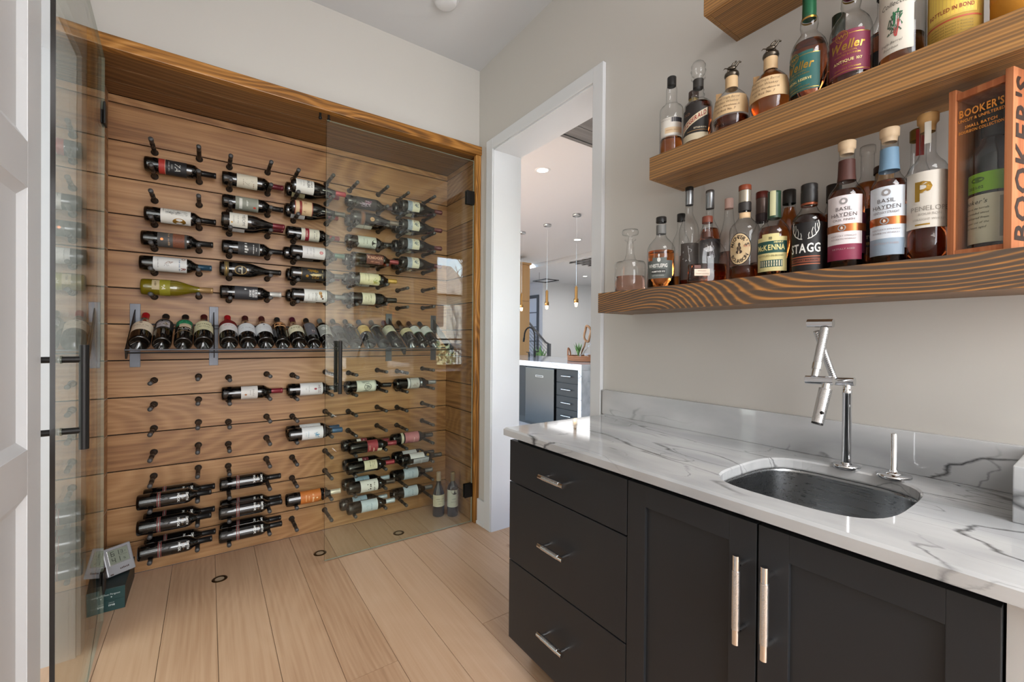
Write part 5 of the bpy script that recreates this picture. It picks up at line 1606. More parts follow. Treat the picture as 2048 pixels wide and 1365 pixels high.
spirit('whiskey_bottle', 'bourbon bottle with big oval cream label and copper cap', -0.125, -1.823, S1, std(0.0423, 0.15, 0.192, 0.0165, 0.28), (0.042, M_DKAMBER),
  [('cap', cap(0.0178, 0.277, 0.293), P('copper_cap', '#7c3a22', 0.4)), ('neck_wrap', [(0.0172, 0.24), (0.0175, 0.241), (0.0175, 0.276)], P('silver_wrap', '#a29a8c', 0.3, metal=0.6)), ('neck_band', [(0.0178, 0.213), (0.018, 0.214), (0.018, 0.238)], P('charcoal_band', '#2c2826', 0.5))],
  [(0.19, 0.207, -60, 60, '#c9aa84', 0.0172)], [], turn=12, group=GL)
mb_ = [o for o in COL.objects if o.get('label', '').startswith('bourbon bottle with big oval')][0]
ov = Print(0.0423)
cyl_blob(ov.mb, 0.0423, 0.092, -24, 0.034, 0.049, ov.slot('#2b2420'), 0.0006, 32)
cyl_blob(ov.mb, 0.0423, 0.092, -24, 0.0315, 0.0465, ov.slot('#c9b088'), 0.0008, 32)
ovo = ov.build('oval_label', mb_)
ot = Print(0.0423)
def arc_text(pr_, s, zc, ac, rx, rz, t0, t1, size, c, inward=False):
    mi = pr_.slot(c)
    for i, ch in enumerate(s):
        if ch == ' ' or ('b', ch) not in GLYPH:
            continue
        t = math.radians(t0 + (t1 - t0) * (i + 0.5) / len(s))
        px, pz = rx * math.cos(t), rz * math.sin(t)
        rot = t - PI / 2 if not inward else t + PI / 2
        vs0, fs0, adv = GLYPH['b', ch]
        out = []
        for vx, vy in vs0:
            a, b = (vx - adv / 2) * size, (vy - 0.35) * size
            x_ = px + a * math.cos(rot) - b * math.sin(rot)
            z_ = pz + a * math.sin(rot) + b * math.cos(rot)
            an = math.radians(ac) + x_ / pr_.R
            out.append(((pr_.R + 0.0011) * math.sin(an), -(pr_.R + 0.0011) * math.cos(an), zc + z_))
        pr_.mb.add(out, fs0, mi)
arc_text(ot, "MICHTER'S", 0.092, -24, 0.0235, 0.036, 168, 12, 0.0155, '#2b2018')
arc_text(ot, 'BOURBON', 0.092, -24, 0.0235, 0.037, 205, 335, 0.0145, '#2b2018', True)
ot.items([('t', 'US 1', 0.1, 4, 0.008, '#a8523a', 'b'), ('d', 0.083, -24, 0.009, 0.006, '#3a2c22'), ('d', 0.094, -24, 0.006, 0.007, '#3a2c22'), ('d', 0.105, -23, 0.0035, 0.006, '#3a2c22')])
ot.build('lettering', ovo)
spirit('whiskey_bottle', 'bottle with dark red cap and starred neck band behind the oval label bottle', -0.052, -1.84, S1, std(0.036, 0.13, 0.175, 0.0165, 0.262), (0.06, M_DKAMBER),
  [('cap', cap(0.018, 0.262, 0.283), P('oxblood_cap', '#5a2018', 0.4)), ('neck_wrap', [(0.0172, 0.214), (0.0175, 0.215), (0.0175, 0.261)], P('smoky_wrap', '#5a4a44', 0.3, metal=0.5)), ('neck_band', [(0.0178, 0.188), (0.018, 0.189), (0.018, 0.213)], P('plum_band', '#2e1c1e', 0.5))], group=GL)
spirit('whiskey_bottle', 'bourbon bottle with green capsule and green and cream label', -0.125, -1.908, S1, std(0.043, 0.118, 0.172, 0.016, 0.2), (0.145, M_AMBER),
  [('capsule', [(0.0182, 0.172), (0.0172, 0.182), (0.0165, 0.24), (0.0172, 0.242), (0.0172, 0.25), (0.0001, 0.2515)], P('green_capsule', '#24402f', 0.4))],
  [(0.014, 0.112, -74, 40, '#c6bb84'), (0.112, 0.121, -50, 10, '#c6bb84'), (0.066, 0.1, -74, 40, '#1f4740'), (0.178, 0.25, -45, 5, '#b9b892', 0.0176)],
  [('t', 'McKENNA', 0.082, -20, 0.022, '#d3c888', 'b', 0.075), ('t', 'HENRY', 0.096, 8, 0.007, '#d3c888', 'b'), ('t', '10', 0.108, -20, 0.011, '#4a4a34', 'b'), ('t', 'BOTTLED-IN-BOND', 0.058, -20, 0.0075, '#5a5638', 'r', 0.07), ('p', 0.026, 0.046, -60, 22, '#1f4740'), ('p', 0.028, 0.044, -58, 20, '#c9c0a0'), ('t', 'BARREL 2081', 0.036, -18, 0.006, '#5a5a50', 'i', 0.04)], group=GL)
spirit('whiskey_bottle', 'amber bottle with tall black cap behind the green capsule bottle', -0.05, -1.917, S1, std(0.034, 0.15, 0.205, 0.0165, 0.232), (0.215, M_AMBER), [('cap', cap(0.0175, 0.226, 0.268), M_BLKCAP)], group=GL)
st_ = spirit('whiskey_bottle', 'black-capped bourbon bottle with white antlers printed on dark glass', -0.125, -1.998, S1, std(0.041, 0.138, 0.178, 0.0175, 0.2), (0.16, P('near_black_whiskey', '#5a2414', 0.0, trans=1.0, ior=1.33)),
  [('cap', [(0.0195, 0.194), (0.02, 0.195), (0.02, 0.225), (0.0192, 0.228), (0.0198, 0.231), (0.0198, 0.244), (0.018, 0.246), (0.0001, 0.246)], M_BLKCAP), ('copper_ring', [(0.0198, 0.187), (0.0198, 0.193)], P('copper_ring', '#8a4a30', 0.35, metal=0.5))],
  [(0.001, 0.135, -78, 78, '#141112')],
  [('t', 'STAGG', 0.066, -22, 0.034, '#dcdcd8', 'b', 0.075), ('p', 0.041, 0.044, -74, 30, '#a0583a'), ('p', 0.027, 0.038, -74, 30, '#7a3f2a'), ('t', 'KENTUCKY BOURBON', 0.033, -22, 0.006, '#1c1412', 'b', 0.06), ('p', 0.021, 0.024, -74, 30, '#a0583a')], group=GL)
an_ = Print(0.041)
mi = an_.slot('#d4d4cf')
for s in (-1, 1):
    main = [(0.006, 0.09), (0.014, 0.092), (0.024, 0.1), (0.031, 0.112), (0.033, 0.126), (0.03, 0.138)]
    tines = [[(0.009, 0.091), (0.008, 0.1), (0.01, 0.107)], [(0.017, 0.094), (0.015, 0.108), (0.018, 0.12)], [(0.025, 0.102), (0.022, 0.116), (0.023, 0.13)], [(0.031, 0.112), (0.028, 0.122), (0.0275, 0.13)]]
    for pl_, th in [(main, 0.0022)] + [(t_, 0.0013) for t_ in tines]:
        for (xa_, za_), (xb_, zb_) in zip(pl_, pl_[1:]):
            L = math.hypot(xb_ - xa_, zb_ - za_)
            nx, nz = -(zb_ - za_) / L * th * 0.5, (xb_ - xa_) / L * th * 0.5
            q = []
            for x_, z_ in ((xa_ - nx, za_ - nz), (xa_ + nx, za_ + nz), (xb_ + nx, zb_ + nz), (xb_ - nx, zb_ - nz)):
                a_ = math.radians(-20) + s * x_ / 0.041
                q.append((0.0421 * math.sin(a_), -0.0421 * math.cos(a_), z_))
            an_.mb.add(q, [(0, 1, 2, 3)], mi)
an_.build('antlers_print', st_)
spirit('whiskey_bottle', 'dark bottle with black cap half hidden behind the antler bottle', -0.048, -2.03, S1, std(0.034, 0.14, 0.19, 0.0165, 0.215), (0.17, M_DKAMBER), [('cap', cap(0.018, 0.205, 0.252), M_BLKCAP)], group=GL)
def hayden(y, R, lab, main_c, low_c, neckc, line2, dk):
    return spirit('whiskey_bottle', lab, -0.122, y, S1, std(R, 0.178, 0.232, 0.0165, 0.312), (0.205, M_DKAMBER),
      [('stopper', [(0.0145, 0.3), (0.0165, 0.312), (0.019, 0.314), (0.0195, 0.331), (0.0185, 0.333), (0.0001, 0.333)], M_PALEW), ('neck_label', [(0.0205, 0.23), (0.019, 0.245), (0.0178, 0.284)], ink(neckc))],
      [(0.022, 0.186, -76, 44, main_c), (0.022, 0.062, -76, 44, low_c), (0.038, 0.14, 44, 78, dk)],
      [('d', 0.171, -16, 0.0085, 0.0085, '#8a8686'), ('d', 0.171, -16, 0.004, 0.004, main_c), ('t', 'BASIL', 0.152, -16, 0.0135, '#4a4242', 'r', 0.05), ('t', 'HAYDEN', 0.137, -16, 0.0135, '#4a4242', 'r', 0.062), ('p', 0.131, 0.1318, -38, 6, '#7a7272'), ('t', line2, 0.124, -16, 0.008, '#6a5c5c', 'r', 0.05),
       ('p', 0.094, 0.113, -80, 80, P('copper_print', '#a8643c', 0.3, metal=0.8)), ('o', 0.1035, -20, 0.006, 0.0085, 'silver'), ('t', 'B', 0.1035, -20, 0.009, '#e0dcd4', 'b'), ('t', 'KENTUCKY STRAIGHT', 0.083, -16, 0.0055, '#8a7c7c', 'r', 0.055), ('t', 'BOURBON WHISKEY', 0.075, -16, 0.0055, '#8a7c7c', 'r', 0.055), ('t', 'ARTFULLY AGED', 0.05, -16, 0.006, '#a89494', 'r', 0.05)], group=GL)
hayden(-2.082, 0.0405, 'tall bottle with white and maroon label, copper belt and wood stopper', '#cfc8ca', '#7c2440', '#4a2a24', 'CASK FINISH', '#4a1e34')
spirit('whiskey_bottle', 'clear-necked amber bottle behind the maroon label bottle', -0.048, -2.105, S1, std(0.036, 0.2, 0.25, 0.0145, 0.315), (0.235, M_AMBER), [('stopper', cap(0.017, 0.312, 0.333), M_CLEAR)],
  [(0.06, 0.16, -80, 80, '#1d1b1e')], [('t', 'KENTUCKY', 0.085, 0, 0.012, '#c9c2b0', 'b', 0.06), ('t', 'BOURBON', 0.068, 0, 0.012, '#c9a860', 'b', 0.06)], group=GL)
spirit('whiskey_bottle', 'short jar-like bottle with dark brown lid at the back', -0.045, -2.14, S1, std(0.034, 0.18, 0.21, 0.02, 0.25), (0.15, M_DKAMBER), [('lid', cap(0.023, 0.252, 0.27), P('dark_lid', '#3a2820', 0.45)), ('cork', [(0.0185, 0.225), (0.0185, 0.252)], M_CORK)], group=GL)
hayden(-2.168, 0.0365, 'tall bottle with pale blue and white label, copper belt and wood stopper', '#c4cbd4', '#8898a8', '#6a8aa4', 'KENTUCKY STRAIGHT', '#b4bcc6')
spirit('whiskey_bottle', 'bottle with gold cap and red neck strip behind the blue label bottle', -0.045, -2.205, S1, std(0.032, 0.2, 0.25, 0.0145, 0.31), (0.1, M_DKAMBER), [('stopper', cap(0.0172, 0.312, 0.339), P('old_gold', '#8a7440', 0.35, metal=0.6))], [(0.27, 0.335, -25, 25, '#9c2a24', 0.0176)], group=GL)
spirit('whiskey_bottle', 'large white label bottle with a gold letter P beside the wooden crate', -0.118, -2.236, S1, std(0.0365, 0.202, 0.245, 0.0145, 0.32), (0.08, M_DKAMBER),
  [('stopper', [(0.013, 0.3), (0.015, 0.318), (0.019, 0.322), (0.0195, 0.338), (0.018, 0.341), (0.0001, 0.341)], M_CORK)],
  [(0.074, 0.202, -78, 78, '#c6c1b8'), (0.27, 0.342, -28, 12, '#c9c7c0', 0.0162)],
  [('t', 'P', 0.158, -20, 0.062, P('gold_print', '#b08a3c', 0.3, metal=0.8), 'b'), ('t', 'PENELOPE', 0.118, 0, 0.0155, '#8a847c', 'r', 0.07), ('t', 'BOURBON', 0.105, 0, 0.008, '#a09a92'), ('t', 'STRAIGHT WHISKEY', 0.093, 0, 0.007, '#a09a92', 'r', 0.06), ('p', 0.08, 0.0835, -40, 0, 'gold')], group=GL)

# wooden crate with a bottle behind its clear front
CR_ = empty('wooden_crate', (-0.167, -2.324, S1 + 0.0008), math.radians(-90 - 15.8))
tag(CR_, 'reddish wooden crate with clear front and stencilled lettering on the lowest shelf', 'crate')
# local frame: front is -Y, width along X; crate front centre at the origin, depth towards +Y
W2, DP, HT = 0.05, 0.1, 0.362
for sx_ in (-1, 1):
    MB().box(min(sx_ * W2, sx_ * (W2 - 0.012)), max(sx_ * W2, sx_ * (W2 - 0.012)), 0, DP, 0, HT, 0, 0.001).build('side_board', M_CRATE, CR_, fixn=False)
MB().box(-W2 + 0.012, W2 - 0.012, 0.002, DP, 0, 0.014).build('bottom_board', M_CRATE, CR_, fixn=False)
MB().box(-W2 + 0.012, W2 - 0.012, 0.002, DP, HT - 0.024, HT - 0.01).build('top_board', M_CRATE, CR_, fixn=False)
MB().box(-W2 + 0.012, W2 - 0.012, DP - 0.006, DP, 0.014, HT - 0.024).build('back_board', P('dark_crate_lining', '#33291f', 0.7), CR_, fixn=False)
fp = MB().box(-W2 + 0.0125, W2 - 0.0125, 0.006, 0.0085, 0.0145, HT - 0.0245).build('front_pane', M_CLEARP, CR_, fixn=False)
ct_ = MB()
for s, z, sz, st, ft in (("BOOKER'S", 0.298, 0.022, 'b', 0.07), ('UNCUT & UNFILTERED', 0.287, 0.0085, 'b', 0.072), ('SMALL BATCH', 0.272, 0.0085, 'b', 0.05), ('BOURBON COLLECTION', 0.262, 0.0085, 'b', 0.07)):
    V, Fc = text2d(s, sz, st, fit=ft)
    ct_.add([(a, 0.0054, z + b) for a, b in V], Fc)
ct_.build('lettering', ink('#c27a2c'), fp, fixn=False)
sb = MB()
V, Fc = text2d("BOOKER'S", 0.075, 'b', fit=0.33)
sb.add([(W2 + 0.0006, 0.062 - b, HT / 2 + a) for a, b in V], Fc)
sb.build('stencil', ink('#2b1a12'), CR_, fixn=False)
bk = spirit('whiskey_bottle', 'dark bottle with lime tag and cream letter label inside the wooden crate', -0.117, -2.338, S1 + 0.0145, std(0.0355, 0.185, 0.235, 0.0155, 0.24), None,
  [('wax_neck', [(0.0165, 0.205), (0.0168, 0.24), (0.0162, 0.29), (0.0175, 0.292), (0.0175, 0.3), (0.0001, 0.302)], M_BLKCAP)],
  [(0.01, 0.112, -75, 62, '#c4bda4'), (0.118, 0.158, -58, 70, '#7fae2c')],
  [('t', "Booker's", 0.098, -30, 0.013, '#2a2622', 'i'), ('t', 'bourbon as the barrels', 0.084, -25, 0.006, '#2a2622', 'i', 0.05), ('t', 'were intended uncut', 0.074, -25, 0.006, '#2a2622', 'i', 0.05), ('t', 'and unfiltered from', 0.064, -25, 0.006, '#2a2622', 'i', 0.05), ('t', 'the center cut of the', 0.054, -25, 0.006, '#2a2622', 'i', 0.05), ('t', 'rack house aged', 0.044, -25, 0.006, '#2a2622', 'i', 0.045), ('p', 0.02, 0.104, 40, 50, '#8a8472'), ('t', '2021-02', 0.128, -20, 0.008, '#33451c', 'b'), ('d', 0.144, -15, 0.012, 0.006, '#4a6a20')], rot=-90 - 15.8, glass=M_BOTTLE)

# middle shelf
spirit('whiskey_bottle', 'ribbed clear bottle with black cap and white label at the end of the middle shelf', -0.125, -1.56, S2, std(0.04, 0.172, 0.2, 0.0185, 0.25), (0.07, M_AMBER), [('cap', cap(0.0155, 0.262, 0.294), M_BLKCAP), ('neck_top', [(0.0185, 0.25), (0.0145, 0.266)], M_CLEAR)],
  [(0.072, 0.135, -65, 50, '#c9c4bc'), (0.118, 0.134, -10, 50, '#3a3a42'), (0.08, 0.1, -40, 50, '#c9b090')], [('t', 'KENTUCKY', 0.128, -38, 0.008, '#8a8680', 'i'), ('t', 'BARREL SELECT', 0.09, 0, 0.006, '#a07c58', 'r', 0.05)], group=GM)
spirit('whiskey_bottle', 'small bottle with black cap and gold neck behind the crystal-stopper bottle', -0.052, -1.6, S2, std(0.032, 0.13, 0.17, 0.016, 0.225), (0.15, M_DKAMBER), [('cap', cap(0.0175, 0.222, 0.248), P('dark_lid', '#3a2820', 0.45)), ('neck_label', [(0.0168, 0.178), (0.0168, 0.22)], P('old_gold', '#8a7440', 0.35, metal=0.6))], group=GM)
of_ = spirit('whiskey_bottle', 'decanter-style bourbon bottle with cut crystal stopper and slanted red lettering', -0.125, -1.663, S2,
  [(0.04, 0.0), (0.0455, 0.006), (0.0455, 0.135), (0.043, 0.148), (0.034, 0.158), (0.024, 0.165), (0.0185, 0.172), (0.021, 0.182), (0.0165, 0.19), (0.019, 0.198), (0.016, 0.206), (0.016, 0.236), (0.0225, 0.239), (0.0225, 0.244)], (0.15, M_DKAMBER),
  [('stopper', [(0.012, 0.23), (0.013, 0.246), (0.02, 0.252), (0.0245, 0.264), (0.0215, 0.272), (0.0235, 0.282), (0.018, 0.292), (0.012, 0.297), (0.0001, 0.298)], M_CLEAR), ('neck_tag', [(0.0168, 0.206), (0.0168, 0.234)], ink('#2a2622'))],
  [(0.02, 0.125, -72, 50, '#211c1a'), (0.018, 0.04, -72, 50, '#c4b69c'), (0.125, 0.14, -50, 20, '#211c1a')], [('p', 0.047, 0.0485, -40, 46, '#a07c4c'), ('t', 'BOTTLED-IN-BOND', 0.056, 15, 0.007, '#c9bca4', 'b', 0.04), ('t', 'OLD', 0.108, -42, 0.012, '#7a5a44', 'b')], turn=22, group=GM)
sl = Print(0.0455)
def slant(x, z, k=0.55):
    return z + k * x
V, Fc = text2d('FITZGERALD', 0.021, 'b', fit=0.084)
def wrapS(pts, off):
    o_ = []
    for x_, z_ in pts:
        a_ = math.radians(-14) + x_ / 0.0455
        o_.append(((0.0455 + off) * math.sin(a_), -(0.0455 + off) * math.cos(a_), z_))
    return o_
ns = 8
for i in range(ns):
    xa_, xb_ = -0.046 + 0.092 * i / ns, -0.046 + 0.092 * (i + 1) / ns
    sl.mb.add(wrapS([(xa_, slant(xa_, 0.072)), (xb_, slant(xb_, 0.072)), (xb_, slant(xb_, 0.096)), (xa_, slant(xa_, 0.096))], 0.0008), [(0, 1, 2, 3)], sl.slot('#c4b69c'))
sl.mb.add(wrapS([(a, slant(a, 0.077) + b) for a, b in V], 0.0012), Fc, sl.slot('#8c2a22'))
sl.build('banner_print', of_)

def horse_mesh():
    m = MB()
    m.ball((0, 0, 0.014), 0.006, 10, 0, 1.0, 2.0, 0.9)
    m.tube([(0.009, 0, 0.016), (0.014, 0, 0.022), (0.017, 0, 0.026)], [0.004, 0.003, 0.0025], 7)
    m.tube([(0.0165, 0, 0.027), (0.023, 0, 0.024)], [0.0028, 0.0016], 7)
    for x, dx in ((0.008, 0.007), (0.006, 0.003), (-0.008, -0.006), (-0.006, -0.009)):
        m.tube([(x, 0.002, 0.012), (x + dx * 0.5, 0.002, 0.006), (x + dx, 0.002, 0.001)], [0.0022, 0.0015, 0.001], 6)
    m.tube([(-0.011, 0, 0.015), (-0.017, 0, 0.017), (-0.021, 0, 0.013)], [0.0015, 0.0014, 0.0005], 6)
    m.tube([(0.0, 0, 0.018), (0.003, 0, 0.024), (0.008, 0, 0.027)], [0.003, 0.0028, 0.002], 7)
    m.ball((0.01, 0, 0.0285), 0.0027, 8)
    m.tube([(0.003, 0.003, 0.02), (0.008, 0.004, 0.021), (0.012, 0.003, 0.024)], 0.0012, 6)
    return m
for y, lv_, lab in ((-1.779, 0.05, 'nearly empty round squat bourbon bottle with horse stopper and parchment label'), (-1.895, 0.148, 'full round squat bourbon bottle with horse stopper and parchment label')):
    b_ = spirit('whiskey_bottle', lab, -0.128, y, S2,
      [(0.036, 0.0), (0.0395, 0.004), (0.0515, 0.045), (0.053, 0.065), (0.052, 0.085), (0.048, 0.105), (0.04, 0.122), (0.029, 0.135), (0.0205, 0.143), (0.0175, 0.15), (0.0175, 0.186)], (lv_, M_DKAMBER if lv_ < 0.1 else M_AMBER),
      [('stopper', [(0.014, 0.18), (0.0195, 0.186), (0.0215, 0.191), (0.0205, 0.198), (0.013, 0.2), (0.0001, 0.2005)], M_PEWTER), ('neck_label', [(0.0182, 0.148), (0.0182, 0.184)], ink('#c4a67e'))],
      [], [('t', 'bourbon 46.5', 0.166, -10, 0.0055, '#5a4632', 'i')] and [], turn=16, n=40, group=GM)
    pr_ = Print(0.053)
    pf = lambda z: 0.0528 if z < 0.075 else 0.0528 - (z - 0.075) * 0.19
    cyl_patch(pr_.mb, 0.053, 0.052, 0.112, -95, 60, pr_.slot('#c4a67e'), 0.0012, 20, pf)
    lo_ = pr_.build('parchment_label', b_)
    pr2 = Print(0.053)
    for k_, s_ in enumerate(('Original Single Barrel', 'Bourbon Whiskey', 'stored in Warehouse H', 'on Rick No. 7')):
        cyl_text(pr2.mb, 0.053, s_, 0.1 - 0.012 * k_, -18, 0.009, pr2.slot('#4a3826'), 'i', 0.0022, 0.075)
    pr2.build('lettering', lo_)
    st2 = horse_mesh().build('horse_figure', M_PEWTER, b_, (0, 0, 0.2))
    st2.scale = (1.15, 1.15, 1.15)
    MB().box(-0.045, -0.028, 0.012, 0.03, 0.125, 0.15, 0, 0.001).build('neck_card', ink('#a8845a'), b_, fixn=False)
def weller(y, capm, labc, l2, lv_, lab, fadeR, turn):
    o = spirit('whiskey_bottle', lab, -0.125, y, S2, [(0.04, 0), (fadeR, 0.006), (fadeR, 0.14), (fadeR * 0.96, 0.158), (fadeR * 0.85, 0.174), (fadeR * 0.66, 0.188), (0.022, 0.198), (0.0185, 0.206), (0.0215, 0.222), (0.0205, 0.238), (0.0165, 0.25), (0.0155, 0.262)], (lv_, M_DKAMBER),
      [('capsule', [(0.0172, 0.244), (0.0168, 0.25), (0.0162, 0.31), (0.015, 0.315), (0.0001, 0.315)], capm), ('gold_rings', [(0.0176, 0.238), (0.0178, 0.243)], P('gold_print', '#b08a3c', 0.3, metal=0.8))],
      [(0.03, 0.128, -76, 52, labc), (0.128, 0.136, -60, 30, labc), (0.126, 0.1275, -70, 48, 'gold'), (0.034, 0.0355, -74, 50, 'gold')],
      [('d', 0.125, -30, 0.0155, 0.0155, labc), ('o', 0.125, -30, 0.0125, 0.014, 'gold'), ('o', 0.125, -30, 0.0095, 0.0102, 'gold'), ('t', 'W', 0.125, -30, 0.014, 'gold', 'b'), ('t', 'Weller', 0.1, -18, 0.031, 'gold', 'bi', 0.074), ('t', 'THE ORIGINAL', 0.084, -16, 0.006, 'gold', 'r', 0.05), ('t', 'WHEATED BOURBON', 0.076, -16, 0.006, 'gold', 'r', 0.055), ('t', l2, 0.061, -14, 0.0095, '#d2c080', 'b', 0.062), ('s', 0.051, -14, 0.012, 0.002, 'gold', 301, 8, 0.0005), ('t', 'KENTUCKY STRAIGHT', 0.042, -14, 0.0055, 'gold', 'r', 0.055)], turn=turn, group=GM)
    return o
weller(-1.993, P('green_foil', '#1f5a3c', 0.35, metal=0.3), '#1f5450', 'SPECIAL RESERVE', 0.172, 'full whiskey bottle with teal green label, gold script and green foil neck', 0.0445, 34)
spirit('whiskey_bottle', 'dark-capped bottle hidden behind the teal label bottle', -0.045, -2.035, S2, std(0.032, 0.15, 0.2, 0.0145, 0.235), (0.16, M_DKAMBER), [('cap', cap(0.0155, 0.2, 0.262), P('deep_green_cap', '#1c2a22', 0.4))], group=GM)
weller(-2.088, P('maroon_foil', '#6a2038', 0.35, metal=0.3), '#6c1f38', 'ANTIQUE 107', 0.04, 'nearly empty whiskey bottle with maroon label and gold script', 0.0455, 10)
spirit('whiskey_bottle', 'dark bottle squeezed behind the maroon and floral label bottles', -0.045, -2.135, S2, std(0.034, 0.15, 0.2, 0.0145, 0.25), (0.15, M_DKAMBER), [('cap', cap(0.0158, 0.245, 0.275), M_BLKCAP)], [(0.02, 0.1, -80, 80, '#1d1a1a')], [], group=GM)
spirit('whiskey_bottle', 'broad bottle with cream label showing red and green flowers', -0.122, -2.189, S2, std(0.0425, 0.205, 0.25, 0.0155, 0.3), (0.075, M_AMBER), [('stopper', cap(0.019, 0.296, 0.325), M_CORK)],
  [(0.035, 0.205, -88, 36, '#cbc4b8')], [('s', 0.1, -12, 0.014, 0.026, '#4a5a4a', 311, 26, 0.0012), ('s', 0.11, -5, 0.01, 0.024, '#2f6a48', 312, 16, 0.0014), ('s', 0.09, -2, 0.01, 0.02, '#b04a48', 313, 12, 0.0014), ('s', 0.105, 0, 0.012, 0.02, '#d8c0c4', 314, 14, 0.0016), ('t', 'Collection', 0.15, -10, 0.016, '#4a4640', 'i', 0.06), ('t', 'Single Barrel', 0.06, -22, 0.008, '#6a645c', 'i'), ('t', 'Bourbon', 0.048, -22, 0.008, '#6a645c', 'i')], turn=24, group=GM)
def tube_tin(y, R, c1_, c2_, lab, txt):
    o = empty('gift_tube', (-0.12, y, S2 + 0.0008), math.radians(math.degrees(math.atan2(-2.5061 - y, -1.4787 + 0.12)) % 360 - 10 + 90 + 14))
    tag(o, lab, 'gift tube', 'card gift tubes on the middle shelf')
    MB().lathe([(0.0001, 0), (R, 0), (R, 0.24)], 36).build('tube', ink(c1_), o)
    MB().lathe([(R + 0.0008, 0.24), (R + 0.0008, 0.27), (0.0001, 0.27)], 36).build('lid', P('tin_lid', '#b8a468', 0.35, metal=0.7), o)
    pr_ = Print(R)
    if txt:
        pr_.items([('p', 0.062, 0.2, -70, 44, c2_), ('p', 0.066, 0.196, -67, 41, '#d2b34c')])
        lo_ = pr_.build('label', o)
        p2 = Print(R)
        p2.items([('t', 'BOTTLED IN BOND', 0.078, -14, 0.0125, '#8a3a24', 'b', 0.078), ('o', 0.122, -10, 0.016, 0.0185, '#a04a2c'), ('o', 0.122, -10, 0.011, 0.0118, '#a04a2c')])
        for k_ in range(5):
            p2.items([('t', 'distilled and bottled in Kentucky', 0.045 - 0.0065 * k_, -12, 0.0052, '#7a6a34', 'r', 0.085)])
        p2.items([('p', 0.053, 0.0565, -85, 60, '#a84a2c'), ('p', 0.008, 0.012, -85, 60, '#b05a34')])
        p2.build('lettering', lo_)
    else:
        pr_.items([('p', 0.012, 0.016, -85, 60, '#b05a24'), ('p', 0.06, 0.2, -85, 50, '#b87a2c')])
        pr_.build('label', o)
tube_tin(-2.278, 0.044, '#c39f4c', '#c9a64c', 'yellow card gift tube with red bottled in bond lettering', True)
tube_tin(-2.372, 0.041, '#c98a2e', '#c98a2e', 'orange card gift tube at the picture edge of the middle shelf', False)

# ------------------------------------------------------------------ kitchen beyond the doorway
kc = MB()
kc.box(0.19, 4.9, -3.0, 5.7, H, H + 0.1)
kc.box(4.9, 5.05, -3.0, 11.0, 2.93, H + 0.1)
kc.box(5.05, 12.5, -3.0, 11.0, 3.0, 3.1)
tag(kc.build('ceiling_kitchen', M_CEIL, fixn=False), 'white kitchen ceiling with a shallow dropped beam', 'ceiling', kind='structure')
M_KW = plaster('kitchen_wall_paint', '#d0d0d0', 0.7)
kw = MB()
kw.box(0.19, 4.3, 5.62, 5.75, 0, H)
kw.box(6.95, 12.5, 7.87, 8.0, 0, 3.0)
kw.box(6.95, 7.05, 8.0, 11.0, 0, 3.0)
kw.box(4.2, 7.0, 10.6, 10.75, 0, 3.0)
kw.box(4.2, 4.3, 5.75, 10.6, 0, 3.0)
kw.box(12.4, 12.5, -3.0, 8.0, 0, 3.0)
tag(kw.build('wall_kitchen', M_KW, fixn=False), 'off-white walls of the kitchen and stair hall', 'wall', kind='structure')
# wall with the window that the closed glass door mirrors
WX0, WX1, WZ0, WZ1 = 0.55, 2.75, 0.82, 2.4
kf = MB()
kf.box(0.19, WX0, -3.12, -3.0, 0, H)
kf.box(WX1, 12.5, -3.12, -3.0, 0, H)
kf.box(WX0, WX1, -3.12, -3.0, 0, WZ0)
kf.box(WX0, WX1, -3.12, -3.0, WZ1, H)
tag(kf.build('wall_kitchen_window', M_KW, fixn=False), 'kitchen wall with a wide window, seen only as a reflection', 'wall', kind='structure')
wi = empty('window_1', ((WX0 + WX1) / 2, -3.06, WZ0))
tag(wi, 'wide dark-framed window mirrored in the glass door', 'window', kind='structure')
def wpart(mb, name, mat):
    o = mb.build(name, mat, wi, fixn=False)
    o.matrix_parent_inverse = Matrix.Translation((-(WX0 + WX1) / 2, 3.06, -WZ0))
M_WFR = P('dark_window_frame', '#3a2c22', 0.5)
fr2 = MB()
fr2.box(WX0, WX0 + 0.04, -3.1, -3.02, WZ0, WZ1)
fr2.box(WX1 - 0.04, WX1, -3.1, -3.02, WZ0, WZ1)
fr2.box(WX0, WX1, -3.1, -3.02, WZ0, WZ0 + 0.03)
fr2.box(WX0, WX1, -3.1, -3.02, WZ1 - 0.03, WZ1)
wpart(fr2, 'window_frame', M_WFR)
for z in (1.21, 1.84):
    wpart(MB().box(WX0, WX1, -3.08, -3.04, z - 0.011, z + 0.011), 'muntin', M_WFR)
for z0, z1 in ((WZ0 + 0.03, 1.2), (1.221, 1.829), (1.851, WZ1 - 0.03)):
    wpart(MB().box(WX0 + 0.04, WX1 - 0.04, -3.063, -3.058, z0, z1), 'pane', M_CLEARP)
be = empty('window_bench', (1.65, -2.77, 0))
tag(be, 'low wooden window bench below the kitchen window', 'bench')
MB().box(-1.1, 1.1, -0.225, 0.225, 0.02, 0.76).build('base', M_PLANKC, be, fixn=False)
MB().box(-1.12, 1.12, -0.225, 0.24, 0.761, 0.8, 0, 0.004).build('seat_board', M_PLANKC, be, fixn=False)

